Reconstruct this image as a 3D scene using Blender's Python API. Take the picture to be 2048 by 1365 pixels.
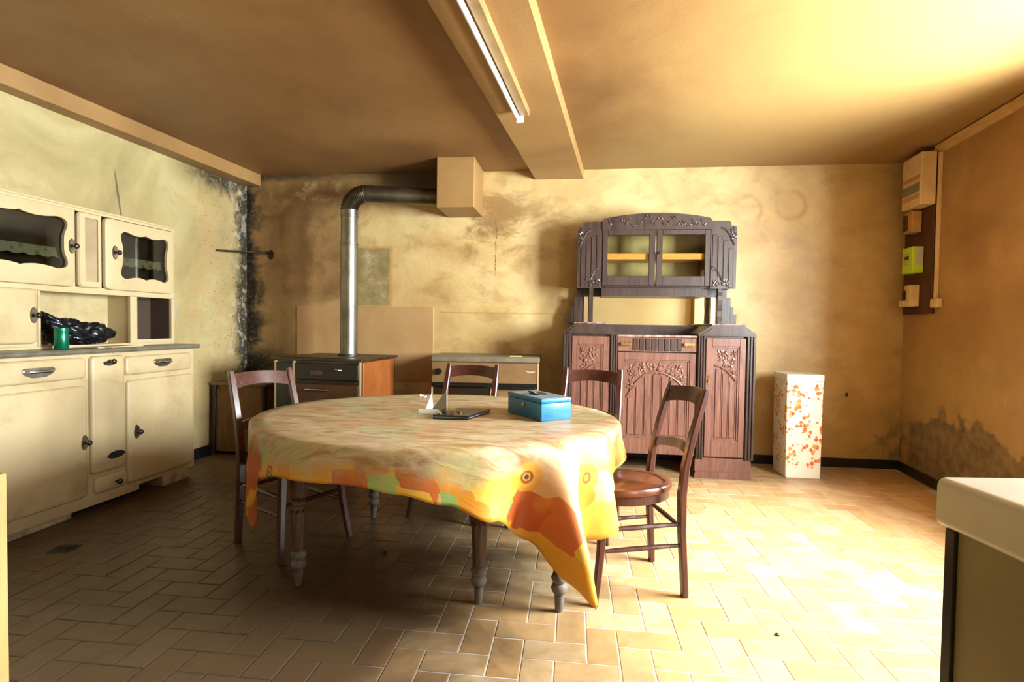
import bpy, bmesh, math, random
from math import pi, sin, cos, radians as RAD, sqrt, exp, atan2
from mathutils import Vector, Matrix, noise as mnoise

random.seed(7)
SC = bpy.context.scene
COL = SC.collection
for o in list(bpy.data.objects):
    bpy.data.objects.remove(o)

# ------------------------------------------------------------------ camera
F, HC, PIT, ROL = 1080.0, 1.15, RAD(1.72), RAD(0.8)
fwd = Vector((0, cos(PIT), -sin(PIT)))
up0 = Vector((0, sin(PIT), cos(PIT)))
rt0 = Vector((1, 0, 0))
rt = rt0 * cos(ROL) + up0 * sin(ROL)
up = up0 * cos(ROL) - rt0 * sin(ROL)
cam = bpy.data.cameras.new('camera')
cam.lens = F / 2048 * 36
cam.sensor_width = 36
cam.clip_start = 0.02
cam_ob = bpy.data.objects.new('camera', cam)
m = Matrix((rt, up, -fwd)).transposed().to_4x4()
m.translation = (0, 0, HC)
cam_ob.matrix_world = m
COL.objects.link(cam_ob)
SC.camera = cam_ob

# ------------------------------------------------------------------ exposure, world, window light
SC.view_settings.view_transform = 'Standard'
SC.view_settings.look = 'None'
SC.view_settings.gamma = 1
SC.view_settings.use_curve_mapping = False
SC.view_settings.exposure = 1.0
W = bpy.data.worlds.new('sky')
SC.world = W
W.use_nodes = True
W.node_tree.nodes['Background'].inputs[0].default_value = (0.80, 0.90, 1.0, 1)
W.node_tree.nodes['Background'].inputs[1].default_value = 1.3

# wall frames: x runs along the wall to the right (seen from inside), y goes into the wall
BACK_O, BACK_R = Vector((-2.513, 5.117, 0)), RAD(-6.8)
RIGHT_O, RIGHT_R = Vector((3.208, 4.435, 0)), atan2(-0.9766, -0.2149)
LEFT_O, LEFT_R = Vector((-2.513, 5.117, 0)), atan2(0.9874, 0.158)


def frame(o, r):
    return Matrix.Translation(o) @ Matrix.Rotation(r, 4, 'Z')


RF = frame(RIGHT_O, RIGHT_R)


def area_light(name, mat4, sx, sz, watts, colr):
    l = bpy.data.lights.new(name, 'AREA')
    l.shape = 'RECTANGLE'
    l.size, l.size_y = sx, sz
    l.energy = watts
    l.color = colr
    ob = bpy.data.objects.new(name, l)
    ob.matrix_world = mat4
    COL.objects.link(ob)
    return ob


# daylight just outside the two windows of the right wall
WIN = [(1.86, 3.2, 0.93, 2.14), (4.6, 5.7, 0.90, 2.14)]   # s0, s1, z0, z1 along the right wall
WALL_T = 0.34
POW = [520, 75]
for k, (s0, s1, z0, z1) in enumerate(WIN):
    mm = RF @ Matrix.Translation(((s0 + s1) / 2, WALL_T + 0.06, (z0 + z1) / 2)) @ Matrix.Rotation(RAD(-90), 4, 'X')
    area_light('window_daylight', mm, s1 - s0, z1 - z0, POW[k], (0.90, 0.96, 1.03))


# ------------------------------------------------------------------ helpers: materials
def lin(h):
    h = h.lstrip('#')
    out = []
    for i in (0, 2, 4):
        v = int(h[i:i + 2], 16) / 255
        out.append(v / 12.92 if v <= 0.04045 else ((v + 0.055) / 1.055) ** 2.4)
    return (*out, 1)


class NT:
    def __init__(s, name):
        s.m = bpy.data.materials.new(name)
        s.m.use_nodes = True
        s.t = s.m.node_tree
        s.b = s.t.nodes['Principled BSDF']
        s.out = s.t.nodes['Material Output']

    def n(s, kind, **kw):
        nd = s.t.nodes.new(kind)
        for k, v in kw.items():
            setattr(nd, k, v)
        return nd

    def put(s, sock, v):
        if isinstance(v, bpy.types.NodeSocket):
            s.t.links.new(v, sock)
        elif isinstance(v, str):
            sock.default_value = lin(v)
        else:
            sock.default_value = v

    def set(s, **kw):
        for k, v in kw.items():
            s.put(s.b.inputs[k.replace('_', ' ')], v)

    def coord(s, which='Object'):
        return s.n('ShaderNodeTexCoord').outputs[which]

    def mp(s, vec, scale=(1, 1, 1), loc=(0, 0, 0), rot=(0, 0, 0)):
        d = s.n('ShaderNodeMapping')
        s.put(d.inputs[0], vec)
        d.inputs[1].default_value = loc
        d.inputs[2].default_value = rot
        d.inputs[3].default_value = scale
        return d.outputs[0]

    def noise(s, vec, scale=5, detail=4, rough=0.55, dist=0):
        d = s.n('ShaderNodeTexNoise')
        s.put(d.inputs['Vector'], vec)
        d.inputs['Scale'].default_value = scale
        d.inputs['Detail'].default_value = detail
        d.inputs['Roughness'].default_value = rough
        d.inputs['Distortion'].default_value = dist
        return d.outputs[0]

    def vor(s, vec, scale=5, feature='F1', dist='EUCLIDEAN', rnd=1):
        d = s.n('ShaderNodeTexVoronoi', feature=feature, distance=dist)
        s.put(d.inputs['Vector'], vec)
        d.inputs['Scale'].default_value = scale
        d.inputs['Randomness'].default_value = rnd
        return d

    def ma(s, op, a, b=0.0, c=None):
        d = s.n('ShaderNodeMath', operation=op)
        s.put(d.inputs[0], a)
        s.put(d.inputs[1], b)
        if c is not None:
            s.put(d.inputs[2], c)
        return d.outputs[0]

    def st(s, x, a, b):
        d = s.n('ShaderNodeMapRange', interpolation_type='SMOOTHSTEP')
        s.put(d.inputs[0], x)
        d.inputs[1].default_value = min(a, b)
        d.inputs[2].default_value = max(a, b)
        d.inputs[3].default_value = 0 if a < b else 1
        d.inputs[4].default_value = 1 if a < b else 0
        return d.outputs[0]

    def mix(s, f, a, b, mode='MIX'):
        d = s.n('ShaderNodeMix', data_type='RGBA', blend_type=mode)
        s.put(d.inputs[0], f)
        s.put(d.inputs[6], a)
        s.put(d.inputs[7], b)
        return d.outputs[2]

    def ramp(s, f, stops):
        d = s.n('ShaderNodeValToRGB')
        e = d.color_ramp.elements
        while len(e) < len(stops):
            e.new(0.5)
        for i, (p, c) in enumerate(stops):
            e[i].position = p
            e[i].color = lin(c) if isinstance(c, str) else c
        s.put(d.inputs[0], f)
        return d.outputs[0]

    def xyz(s, v):
        d = s.n('ShaderNodeSeparateXYZ')
        s.put(d.inputs[0], v)
        return d.outputs

    def bump(s, h, strength=0.3, dist=0.01):
        d = s.n('ShaderNodeBump')
        d.inputs['Strength'].default_value = strength
        d.inputs['Distance'].default_value = dist
        s.put(d.inputs['Height'], h)
        s.t.links.new(d.outputs[0], s.b.inputs['Normal'])


def plain(name, col, rough=0.5, metal=0.0, col2=None, scale=8, bump=0.0, stretch=(1, 1, 1), emit=None, spec=None):
    t = NT(name)
    if col2 or bump:
        v = t.mp(t.coord(), stretch)
        nz = t.noise(v, scale, 6, 0.6)
        t.set(Base_Color=t.ramp(nz, [(0.32, col2 or col), (0.62, col)]))
        if bump:
            t.bump(nz, bump, 0.004)
    else:
        t.set(Base_Color=col)
    t.set(Roughness=rough, Metallic=metal)
    if spec is not None:
        t.b.inputs['Specular IOR Level'].default_value = spec
    return t.m


def blob(t, x, z, cx, cz, rx, rz, lo=0.4, hi=1.0):
    """soft elliptic mask on a wall, 1 inside"""
    dx = t.ma('DIVIDE', t.ma('SUBTRACT', x, cx), rx)
    dz = t.ma('DIVIDE', t.ma('SUBTRACT', z, cz), rz)
    r = t.ma('SQRT', t.ma('ADD', t.ma('MULTIPLY', dx, dx), t.ma('MULTIPLY', dz, dz)))
    return t.st(r, hi, lo)


def plaster_back():
    t = NT('stained_plaster_back')
    v = t.coord()
    x, y, z = t.xyz(v)[0:3]
    big = t.noise(v, 1.3, 5, 0.6, 0.6)
    mid = t.noise(v, 4.5, 6, 0.65, 0.8)
    fine = t.noise(v, 30, 4, 0.6)
    col = t.ramp(big, [(0.3, '#a98652'), (0.5, '#bd9e68'), (0.7, '#ccb380')])
    # cloudy brown soot between flue and sideboard
    wob = t.ma('ADD', t.ma('MULTIPLY', mid, 0.6), t.ma('MULTIPLY', big, 0.4))
    cl = t.noise(t.mp(v, (1.0, 1, 1.7)), 2.3, 9, 0.66, 0.35)
    soot = t.ma('MULTIPLY', t.st(cl, 0.42, 0.62), blob(t, x, z, 2.35, 2.05, 0.85, 0.5, 0.2, 1))
    col = t.mix(t.ma('MULTIPLY', soot, 0.85), col, '#714a26')
    cl2 = t.ma('MULTIPLY', t.st(cl, 0.47, 0.72), 0.75)
    col = t.mix(cl2, col, '#93703e')
    # dirty orange area left of the stove pipe
    lw = t.ma('ADD', x, t.ma('MULTIPLY', t.ma('SUBTRACT', mid, 0.5), 0.25))
    lft = t.ma('MULTIPLY', t.st(lw, 1.25, 0.85), t.st(z, 1.15, 1.45))
    col = t.mix(t.ma('MULTIPLY', lft, 0.85), col, t.ramp(mid, [(0.35, '#5e3f22'), (0.62, '#8a6236')]))
    low = t.ma('MULTIPLY', t.st(lw, 0.62, 0.45), t.st(z, 1.45, 1.2))
    col = t.mix(t.ma('MULTIPLY', low, 0.8), col, t.ramp(mid, [(0.35, '#684826'), (0.65, '#8c6839')]))
    # vertical brown run beside the seam, dark soot under the flue pipe
    run = t.ma('MULTIPLY', blob(t, lw, z, 0.58, 1.85, 0.14, 0.75, 0.1, 1), 0.6)
    col = t.mix(run, col, '#5b371a')
    pipe_soot = t.ma('MULTIPLY', t.ma('MULTIPLY', t.st(x, 0.75, 1.6), t.st(x, 2.05, 1.85)), t.ma('MULTIPLY', t.st(z, 2.2, 2.42), 0.9))
    col = t.mix(pipe_soot, col, '#2c2012')
    # pale bare patches at top left
    pt = t.ma('MULTIPLY', blob(t, x, z, 0.6, 2.36, 0.5, 0.2, 0.2, 1), t.st(mid, 0.52, 0.6))
    col = t.mix(t.ma('MULTIPLY', pt, 0.7), col, '#b79d74')
    # black mould in the left corner and along the ceiling
    mw = t.ma('ADD', x, t.ma('MULTIPLY', t.ma('SUBTRACT', mid, 0.5), 0.5))
    mould = t.ma('MAXIMUM', t.st(mw, 0.17, 0.02), t.ma('MULTIPLY', t.st(mw, 0.55, 0.1), t.st(z, 0.98, 0.8)))
    edge = t.ma('MULTIPLY', t.st(t.ma('ADD', z, t.ma('MULTIPLY', t.ma('SUBTRACT', mid, 0.5), 0.2)), 2.44, 2.5), t.st(x, 1.9, 0.4))
    mould = t.ma('MAXIMUM', mould, t.ma('MULTIPLY', edge, 0.75))
    col = t.mix(t.ma('MULTIPLY', mould, t.st(fine, 0.2, 0.5)), col, '#16130f')
    # right part: yellow-orange gloss paint, damp foot at the corner
    rg = t.st(x, 4.3, 5.0)
    col = t.mix(t.ma('MULTIPLY', rg, 0.55), col, t.ramp(mid, [(0.35, '#967240'), (0.65, '#b08c54')]))
    damp = t.ma('MULTIPLY', blob(t, x, z, 5.75, 0.2, 0.45, 0.45, 0.2, 1), t.st(mid, 0.4, 0.6))
    col = t.mix(t.ma('MULTIPLY', damp, 0.8), col, '#6b5836')
    # round plate marks above the sideboard
    for cx, cz in ((4.51, 2.15), (4.86, 2.18)):
        dx = t.ma('SUBTRACT', x, t.ma('ADD', cx, t.ma('MULTIPLY', t.ma('SUBTRACT', mid, 0.5), 0.04)))
        dz = t.ma('SUBTRACT', z, cz)
        r = t.ma('SQRT', t.ma('ADD', t.ma('MULTIPLY', dx, dx), t.ma('MULTIPLY', dz, dz)))
        ring = t.ma('MULTIPLY', t.st(r, 0.075, 0.11), t.st(r, 0.15, 0.115))
        col = t.mix(t.ma('MULTIPLY', ring, t.ma('MULTIPLY', t.st(mid, 0.38, 0.66), 0.55)), col, '#8d6636')
    # grey cement patch beside the pipe, with an orange border
    jx = t.ma('ADD', x, t.ma('MULTIPLY', t.ma('SUBTRACT', mid, 0.5), 0.025))
    jz = t.ma('ADD', z, t.ma('MULTIPLY', t.ma('SUBTRACT', mid, 0.5), 0.025))
    def rect(x0, x1, z0, z1):
        return t.ma('MULTIPLY', t.ma('MULTIPLY', t.st(jx, x0, x0 + .01), t.st(jx, x1, x1 - .01)), t.ma('MULTIPLY', t.st(jz, z0, z0 + .01), t.st(jz, z1, z1 - .01)))
    col = t.mix(t.ma('MULTIPLY', rect(1.04, 1.43, 1.29, 1.86), 0.5), col, '#a8763a')
    col = t.mix(rect(1.06, 1.40, 1.305, 1.84), col, t.ramp(t.noise(v, 7, 6, 0.7), [(0.40, '#7c683e'), (0.55, '#8f7a50'), (0.66, '#a8957a')]))
    # picture-rail scratch, cracks, plug hole
    line = t.ma('MULTIPLY', t.ma('MULTIPLY', t.st(z, 1.243, 1.25), t.st(z, 1.262, 1.253)), t.ma('MULTIPLY', t.st(x, 1.85, 1.9), t.st(x, 3.4, 2.2)))
    col = t.mix(t.ma('MULTIPLY', line, 0.6), col, '#8d6234')
    ck = t.ma('ABSOLUTE', t.ma('SUBTRACT', t.ma('ADD', x, t.ma('MULTIPLY', mid, 0.06)), 2.405))
    crack = t.ma('MULTIPLY', t.st(ck, 0.008, 0.002), t.ma('MULTIPLY', t.st(z, 1.55, 1.65), t.st(z, 2.1, 2.0)))
    col = t.mix(t.ma('MULTIPLY', crack, t.st(fine, 0.4, 0.55)), col, '#6b4522')
    hole = blob(t, x, z, 5.344, 0.606, 0.016, 0.022, 0.7, 1)
    col = t.mix(hole, col, '#2a1a0c')
    t.set(Base_Color=col, Roughness=t.ma('ADD', 0.42, t.ma('MULTIPLY', mid, 0.25)))
    t.bump(t.ma('ADD', t.ma('MULTIPLY', fine, 0.3), t.ma('MULTIPLY', mid, 1.0)), 0.35, 0.012)
    return t.m


def plaster_left():
    t = NT('stained_plaster_left')
    v = t.coord()
    x, y, z = t.xyz(v)[0:3]
    big = t.noise(v, 1.6, 5, 0.6, 0.6)
    mid = t.noise(v, 5, 6, 0.65, 0.6)
    fine = t.noise(v, 38, 4, 0.65)
    col = t.ramp(big, [(0.3, '#877349'), (0.5, '#9e8b5c'), (0.7, '#b2a072')])
    col = t.mix(t.ma('MULTIPLY', t.st(mid, 0.54, 0.7), 0.55), col, '#9a7a50')
    warm = t.ma('MULTIPLY', t.st(x, -0.95, -0.55), t.st(mid, 0.38, 0.58))
    col = t.mix(t.ma('MULTIPLY', warm, 0.55), col, '#a88758')
    # mould: thick in the corner, speckled further out and below the beam
    mw = t.ma('ADD', x, t.ma('MULTIPLY', t.ma('SUBTRACT', mid, 0.5), 0.35))
    mould = t.st(mw, -0.22, -0.08)
    topm = t.ma('MULTIPLY', t.st(t.ma('ADD', z, t.ma('MULTIPLY', t.ma('SUBTRACT', mid, 0.5), 0.5)), 2.2, 2.4), t.st(x, -1.0, -0.45))
    mould = t.ma('MAXIMUM', mould, topm)
    speck = t.ma('MULTIPLY', t.st(fine, 0.60, 0.66), t.st(mw, -0.95, -0.2))
    sp = t.ma('MAXIMUM', t.ma('MULTIPLY', mould, t.st(fine, 0.26, 0.5)), speck)
    col = t.mix(t.ma('MULTIPLY', sp, 0.93), col, '#1b1811')
    pale = t.ma('MULTIPLY', t.st(mw, -0.3, -0.14), t.st(t.noise(v, 11, 5), 0.52, 0.62))
    col = t.mix(t.ma('MULTIPLY', pale, 0.5), col, '#b9ad9c')
    # crack above the dresser and grey bare patch beside it
    ck = t.ma('ABSOLUTE', t.ma('SUBTRACT', x, t.ma('ADD', -1.40, t.ma('MULTIPLY', t.ma('SUBTRACT', 2.12, z), 0.16))))
    ck = t.ma('ADD', ck, t.ma('MULTIPLY', t.ma('SUBTRACT', mid, 0.5), 0.03))
    crack = t.ma('MULTIPLY', t.st(ck, 0.014, 0.003), t.ma('MULTIPLY', t.st(z, 1.75, 1.85), t.st(z, 2.2, 2.12)))
    col = t.mix(t.ma('MULTIPLY', crack, 0.8), col, '#4b3a24')
    bare = t.ma('MULTIPLY', blob(t, t.ma('ADD', x, t.ma('MULTIPLY', t.ma('SUBTRACT', mid, 0.5), 0.12)), z, -0.92, 1.23, 0.07, 0.14, 0.75, 0.9), 0.9)
    col = t.mix(bare, col, '#a7927c')
    t.set(Base_Color=col, Roughness=0.75)
    t.bump(t.ma('ADD', t.ma('MULTIPLY', fine, 0.4), mid), 0.4, 0.012)
    return t.m


def plaster_right():
    t = NT('stained_plaster_right')
    v = t.coord()
    x, y, z = t.xyz(v)[0:3]
    big = t.noise(v, 1.8, 5, 0.6, 0.5)
    mid = t.noise(v, 5, 6, 0.65, 0.8)
    fine = t.noise(v, 34, 4, 0.6)
    col = t.ramp(big, [(0.3, '#8a6238'), (0.5, '#9c7444'), (0.7, '#ae8652')])
    col = t.mix(t.ma('MULTIPLY', t.st(z, 1.25, 0.8), 0.6), col, t.ramp(mid, [(0.35, '#ac8c54'), (0.65, '#bfa26a')]))
    hz = t.ma('ADD', z, t.ma('MULTIPLY', t.ma('SUBTRACT', t.noise(v, 2.6, 4), 0.5), 0.75))
    bare = t.ma('MULTIPLY', t.st(hz, 0.49, 0.45), t.st(x, 0.1, 0.22))
    col = t.mix(bare, col, t.ramp(t.noise(v, 9, 6, 0.7), [(0.3, '#59482f'), (0.5, '#7d6947'), (0.72, '#9d855c')]))
    damp = t.ma('MULTIPLY', t.st(t.ma('ADD', x, t.ma('MULTIPLY', mid, 0.3)), 0.5, 0.2), t.st(z, 0.6, 0.2))
    col = t.mix(t.ma('MULTIPLY', damp, t.st(mid, 0.42, 0.6)), col, '#5e4c33')
    t.set(Base_Color=col, Roughness=t.ma('ADD', 0.3, t.ma('MULTIPLY', bare, 0.5)))
    t.bump(t.ma('ADD', t.ma('ADD', t.ma('MULTIPLY', fine, 0.25), mid), t.ma('MULTIPLY', bare, -0.7)), 0.35, 0.012)
    return t.m


def plaster_ceiling(name, a, b, c_, lit_tone=None):
    t = NT(name)
    v = t.coord()
    big = t.noise(v, 0.9, 5, 0.55, 0.4)
    mid = t.noise(v, 4, 6, 0.6, 0.8)
    fine = t.noise(v, 60, 3, 0.6)
    col = t.ramp(big, [(0.3, a), (0.5, b), (0.72, c_)])
    col = t.mix(t.ma('MULTIPLY', t.st(mid, 0.56, 0.72), 0.3), col, a)
    if lit_tone:   # right bay paler: window light painted into the colour
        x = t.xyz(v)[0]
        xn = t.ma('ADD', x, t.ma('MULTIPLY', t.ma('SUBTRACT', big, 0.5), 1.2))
        col = t.mix(t.ma('MULTIPLY', t.st(xn, 0.1, 1.6), 0.75), col, lit_tone)
    t.set(Base_Color=col, Roughness=0.5)
    t.bump(t.ma('ADD', t.ma('MULTIPLY', fine, 0.25), mid), 0.25, 0.01)
    return t.m


def tile_mat():
    t = NT('ochre_floor_tile')
    v = t.coord()
    geo = t.n('ShaderNodeNewGeometry')
    oi = t.n('ShaderNodeObjectInfo')
    rnd = t.ma('FRACT', t.ma('ADD', geo.outputs['Random Per Island'], oi.outputs['Random']))
    world = geo.outputs['Position']
    base = t.ramp(rnd, [(0.0, '#bd9262'), (0.5, '#c69f70'), (1.0, '#cfae84')])
    nz = t.noise(world, 9, 5, 0.6, 0.4)
    base = t.mix(t.ma('MULTIPLY', t.st(nz, 0.45, 0.7), 0.5), base, '#a97a42')
    # walked-in dirt, plus the dresser side's shade painted into the tile colour
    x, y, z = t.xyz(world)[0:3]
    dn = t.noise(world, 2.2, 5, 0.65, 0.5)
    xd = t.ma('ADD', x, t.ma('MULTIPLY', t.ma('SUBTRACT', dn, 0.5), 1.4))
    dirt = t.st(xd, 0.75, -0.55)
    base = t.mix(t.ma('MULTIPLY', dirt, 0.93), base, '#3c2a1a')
    far = t.ma('MULTIPLY', t.st(t.ma('ADD', y, t.ma('MULTIPLY', dn, 0.5)), 4.0, 4.4), 0.65)  # shade along the back wall, painted into the tiles
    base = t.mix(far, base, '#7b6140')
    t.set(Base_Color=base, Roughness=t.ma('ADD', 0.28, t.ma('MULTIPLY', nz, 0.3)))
    t.bump(t.noise(world, 40, 3), 0.12, 0.004)
    return t.m


def grout_mat():
    t = NT('tile_grout')
    geo = t.n('ShaderNodeNewGeometry')
    x, y, z = t.xyz(geo.outputs['Position'])[0:3]
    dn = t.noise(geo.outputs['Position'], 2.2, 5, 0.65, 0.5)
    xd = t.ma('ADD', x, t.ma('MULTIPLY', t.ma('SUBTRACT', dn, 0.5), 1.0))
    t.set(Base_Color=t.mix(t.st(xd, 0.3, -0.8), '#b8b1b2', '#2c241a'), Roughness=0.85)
    return t.m


def wood(name, dark, light, rough=0.4, scale=(14, 14, 1.4), bump=0.15, coat=0.0):
    t = NT(name)
    v = t.mp(t.coord(), scale)
    a = t.noise(v, 3, 6, 0.6, 1.2)
    b = t.noise(t.coord(), 2.5, 3)
    col = t.ramp(a, [(0.3, dark), (0.68, light)])
    col = t.mix(t.ma('MULTIPLY', t.st(b, 0.5, 0.75), 0.4), col, dark)
    t.set(Base_Color=col, Roughness=rough)
    t.b.inputs['Coat Weight'].default_value = coat
    t.bump(a, bump, 0.003)
    return t.m


def enamel_grime(name, base, grime, rough=0.35, zlo=0.0, zhi=0.35):
    t = NT(name)
    v = t.coord()
    a = t.noise(v, 3, 6, 0.65, 0.3)
    b = t.noise(v, 30, 3)
    x, y, z = t.xyz(v)[0:3]
    lo = t.ma('MULTIPLY', t.st(t.ma('ADD', z, t.ma('MULTIPLY', a, 0.25)), zhi, zlo), 0.7)
    m_ = t.ma('MAXIMUM', lo, t.ma('MULTIPLY', t.st(a, 0.5, 0.75), 0.45))
    col = t.mix(m_, base, grime)
    t.set(Base_Color=col, Roughness=rough)
    t.bump(b, 0.06, 0.003)
    return t.m


def glass_thin(name, tint, gl=0.12, rough=0.03):
    t = NT(name)
    tr = t.n('ShaderNodeBsdfTransparent')
    tr.inputs[0].default_value = lin(tint)
    g = t.n('ShaderNodeBsdfGlossy')
    g.inputs['Roughness'].default_value = rough
    mx = t.n('ShaderNodeMixShader')
    lw = t.n('ShaderNodeLayerWeight')
    lw.inputs[0].default_value = 0.5
    fr = t.ma('ADD', t.ma('MULTIPLY', t.ma('POWER', lw.outputs['Facing'], 5), 0.9), 0.03 + gl * 0.2)
    t.put(mx.inputs[0], t.ma('MINIMUM', fr, 1.0))
    t.t.links.new(tr.outputs[0], mx.inputs[1])
    t.t.links.new(g.outputs[0], mx.inputs[2])
    t.t.links.new(mx.outputs[0], t.out.inputs[0])
    return t.m


def cloth_mat():
    t = NT('printed_oilcloth')
    uv = t.coord('UV')
    uv0 = uv
    uv = t.mp(uv, loc=(0.33, 0.21, 0))
    wob = t.n('ShaderNodeVectorMath', operation='ADD')
    nn = t.n('ShaderNodeTexNoise')
    t.put(nn.inputs['Vector'], uv)
    nn.inputs['Scale'].default_value = 5
    sc = t.n('ShaderNodeVectorMath', operation='SCALE')
    t.put(sc.inputs[0], nn.outputs['Color'])
    sc.inputs['Scale'].default_value = 0.05
    t.put(wob.inputs[0], uv)
    t.put(wob.inputs[1], sc.outputs[0])
    v = wob.outputs[0]
    cell = t.vor(v, 6.5, 'F1', 'CHEBYCHEV', 0.75)
    rc = t.xyz(cell.outputs['Color'])
    pat = t.ramp(rc[0], [(0.0, '#cf8420'), (0.22, '#d8982a'), (0.40, '#dcaa40'), (0.55, '#c4642a'), (0.70, '#cf9c6c'), (0.76, '#88a055'), (0.88, '#a0b86c'), (0.95, '#ba5826')])
    d = pat.node
    d.color_ramp.interpolation = 'CONSTANT'
    soft = t.noise(v, 9, 4)
    pat = t.mix(t.ma('MULTIPLY', t.st(soft, 0.5, 0.7), 0.3), pat, '#d8a040')
    # printed sunflowers
    fl = t.vor(uv, 4.6, 'F1', 'EUCLIDEAN', 0.8)
    dd = fl.outputs['Distance']
    r = t.ma('ADD', dd, t.ma('MULTIPLY', t.ma('SUBTRACT', t.noise(uv, 26, 2), 0.5), 0.10))
    keep = t.st(t.xyz(fl.outputs['Color'])[1], 0.08, 0.10)
    petal = t.ma('MULTIPLY', t.st(r, 0.30, 0.27), keep)
    pat = t.mix(t.ma('MULTIPLY', petal, 0.9), pat, '#dc9420')
    rim = t.ma('MULTIPLY', t.ma('MULTIPLY', t.st(dd, 0.135, 0.12), t.st(dd, 0.07, 0.085)), keep)
    pat = t.mix(t.ma('MULTIPLY', rim, 0.85), pat, '#6b3410')
    core = t.ma('MULTIPLY', t.st(dd, 0.055, 0.04), keep)
    pat = t.mix(core, pat, '#5a2c10')
    # worn middle: print rubbed off, brown streaks
    ux, uy, uz = t.xyz(uv0)[0:3]
    ex = t.ma('DIVIDE', ux, 0.92)
    ey = t.ma('DIVIDE', t.ma('ADD', uy, 0.04), 0.80)
    rr = t.ma('SQRT', t.ma('ADD', t.ma('MULTIPLY', ex, ex), t.ma('MULTIPLY', ey, ey)))
    rr = t.ma('ADD', rr, t.ma('MULTIPLY', t.ma('SUBTRACT', soft, 0.5), 0.3))
    worn = t.st(rr, 1.08, 0.95)
    str1 = t.noise(t.mp(uv, (2.2, 9, 1)), 2.4, 7, 0.7, 1.0)
    wc = t.ramp(str1, [(0.30, '#6a4c2c'), (0.40, '#98794f'), (0.52, '#b19f80'), (0.66, '#c6b698')])
    wc = t.mix(t.ma('MULTIPLY', t.st(t.noise(uv, 3, 4), 0.52, 0.64), 0.3), wc, '#b0623a')
    wc = t.mix(t.ma('MULTIPLY', t.st(t.noise(t.mp(uv, loc=(3, 1, 0)), 3.5, 3), 0.55, 0.66), 0.5), wc, '#a9b07a')
    col = t.mix(t.ma('MULTIPLY', worn, 0.85), pat, wc)
    t.set(Base_Color=col, Roughness=t.ma('ADD', 0.3, t.ma('MULTIPLY', str1, 0.3)))
    t.b.inputs['Subsurface Weight'].default_value = 0.0
    t.bump(t.ma('ADD', str1, t.ma('MULTIPLY', t.noise(uv, 14, 4), 0.4)), 0.25, 0.006)
    # thin plasticised cloth lets some light through where it hangs
    tl = t.n('ShaderNodeBsdfTranslucent')
    t.put(tl.inputs[0], col)
    mx = t.n('ShaderNodeMixShader')
    mx.inputs[0].default_value = 0.10
    t.t.links.new(t.b.outputs[0], mx.inputs[1])
    t.t.links.new(tl.outputs[0], mx.inputs[2])
    t.t.links.new(mx.outputs[0], t.out.inputs[0])
    return t.m


def floral_mat():
    t = NT('floral_enamel')
    v = t.mp(t.coord(), (1, 1, 1))
    big = t.noise(v, 9, 2)
    fl = t.vor(v, 34, 'F1')
    d = fl.outputs['Distance']
    r = t.xyz(fl.outputs['Color'])
    clus = t.st(big, 0.47, 0.54)
    rad = t.ma('ADD', t.ma('MULTIPLY', clus, 0.32), 0.16)
    petal = t.ma('MULTIPLY', t.st(t.ma('SUBTRACT', d, rad), 0.12, 0.0), t.ma('ADD', t.ma('MULTIPLY', clus, 0.75), 0.4))
    pc = t.ramp(r[0], [(0.0, '#d8502a'), (0.35, '#e4823a'), (0.6, '#e8a860'), (0.8, '#c8432a'), (0.92, '#8fae6a')])
    z = t.xyz(t.coord())[2]
    band = t.ma('MULTIPLY', t.st(z, 0.075, 0.085), t.st(z, 0.74, 0.73))
    col = t.mix(t.ma('MULTIPLY', t.ma('MINIMUM', petal, 1.0), band), '#ece3cf', pc)
    t.set(Base_Color=col, Roughness=0.3)
    return t.m


def lace_mat():
    t = NT('flowered_shelf_edging')
    v = t.coord()
    fl = t.vor(v, 26, 'F1')
    d = fl.outputs['Distance']
    col = t.mix(t.st(d, 0.45, 0.3), '#b8a584', t.ramp(t.xyz(fl.outputs['Color'])[0], [(0, '#b2522f'), (0.5, '#7e8a5a'), (1, '#a86a4a')]))
    t.set(Base_Color=col, Roughness=0.8)
    return t.m


def mk(fn, *a, **k):
    return fn(*a, **k)


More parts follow.
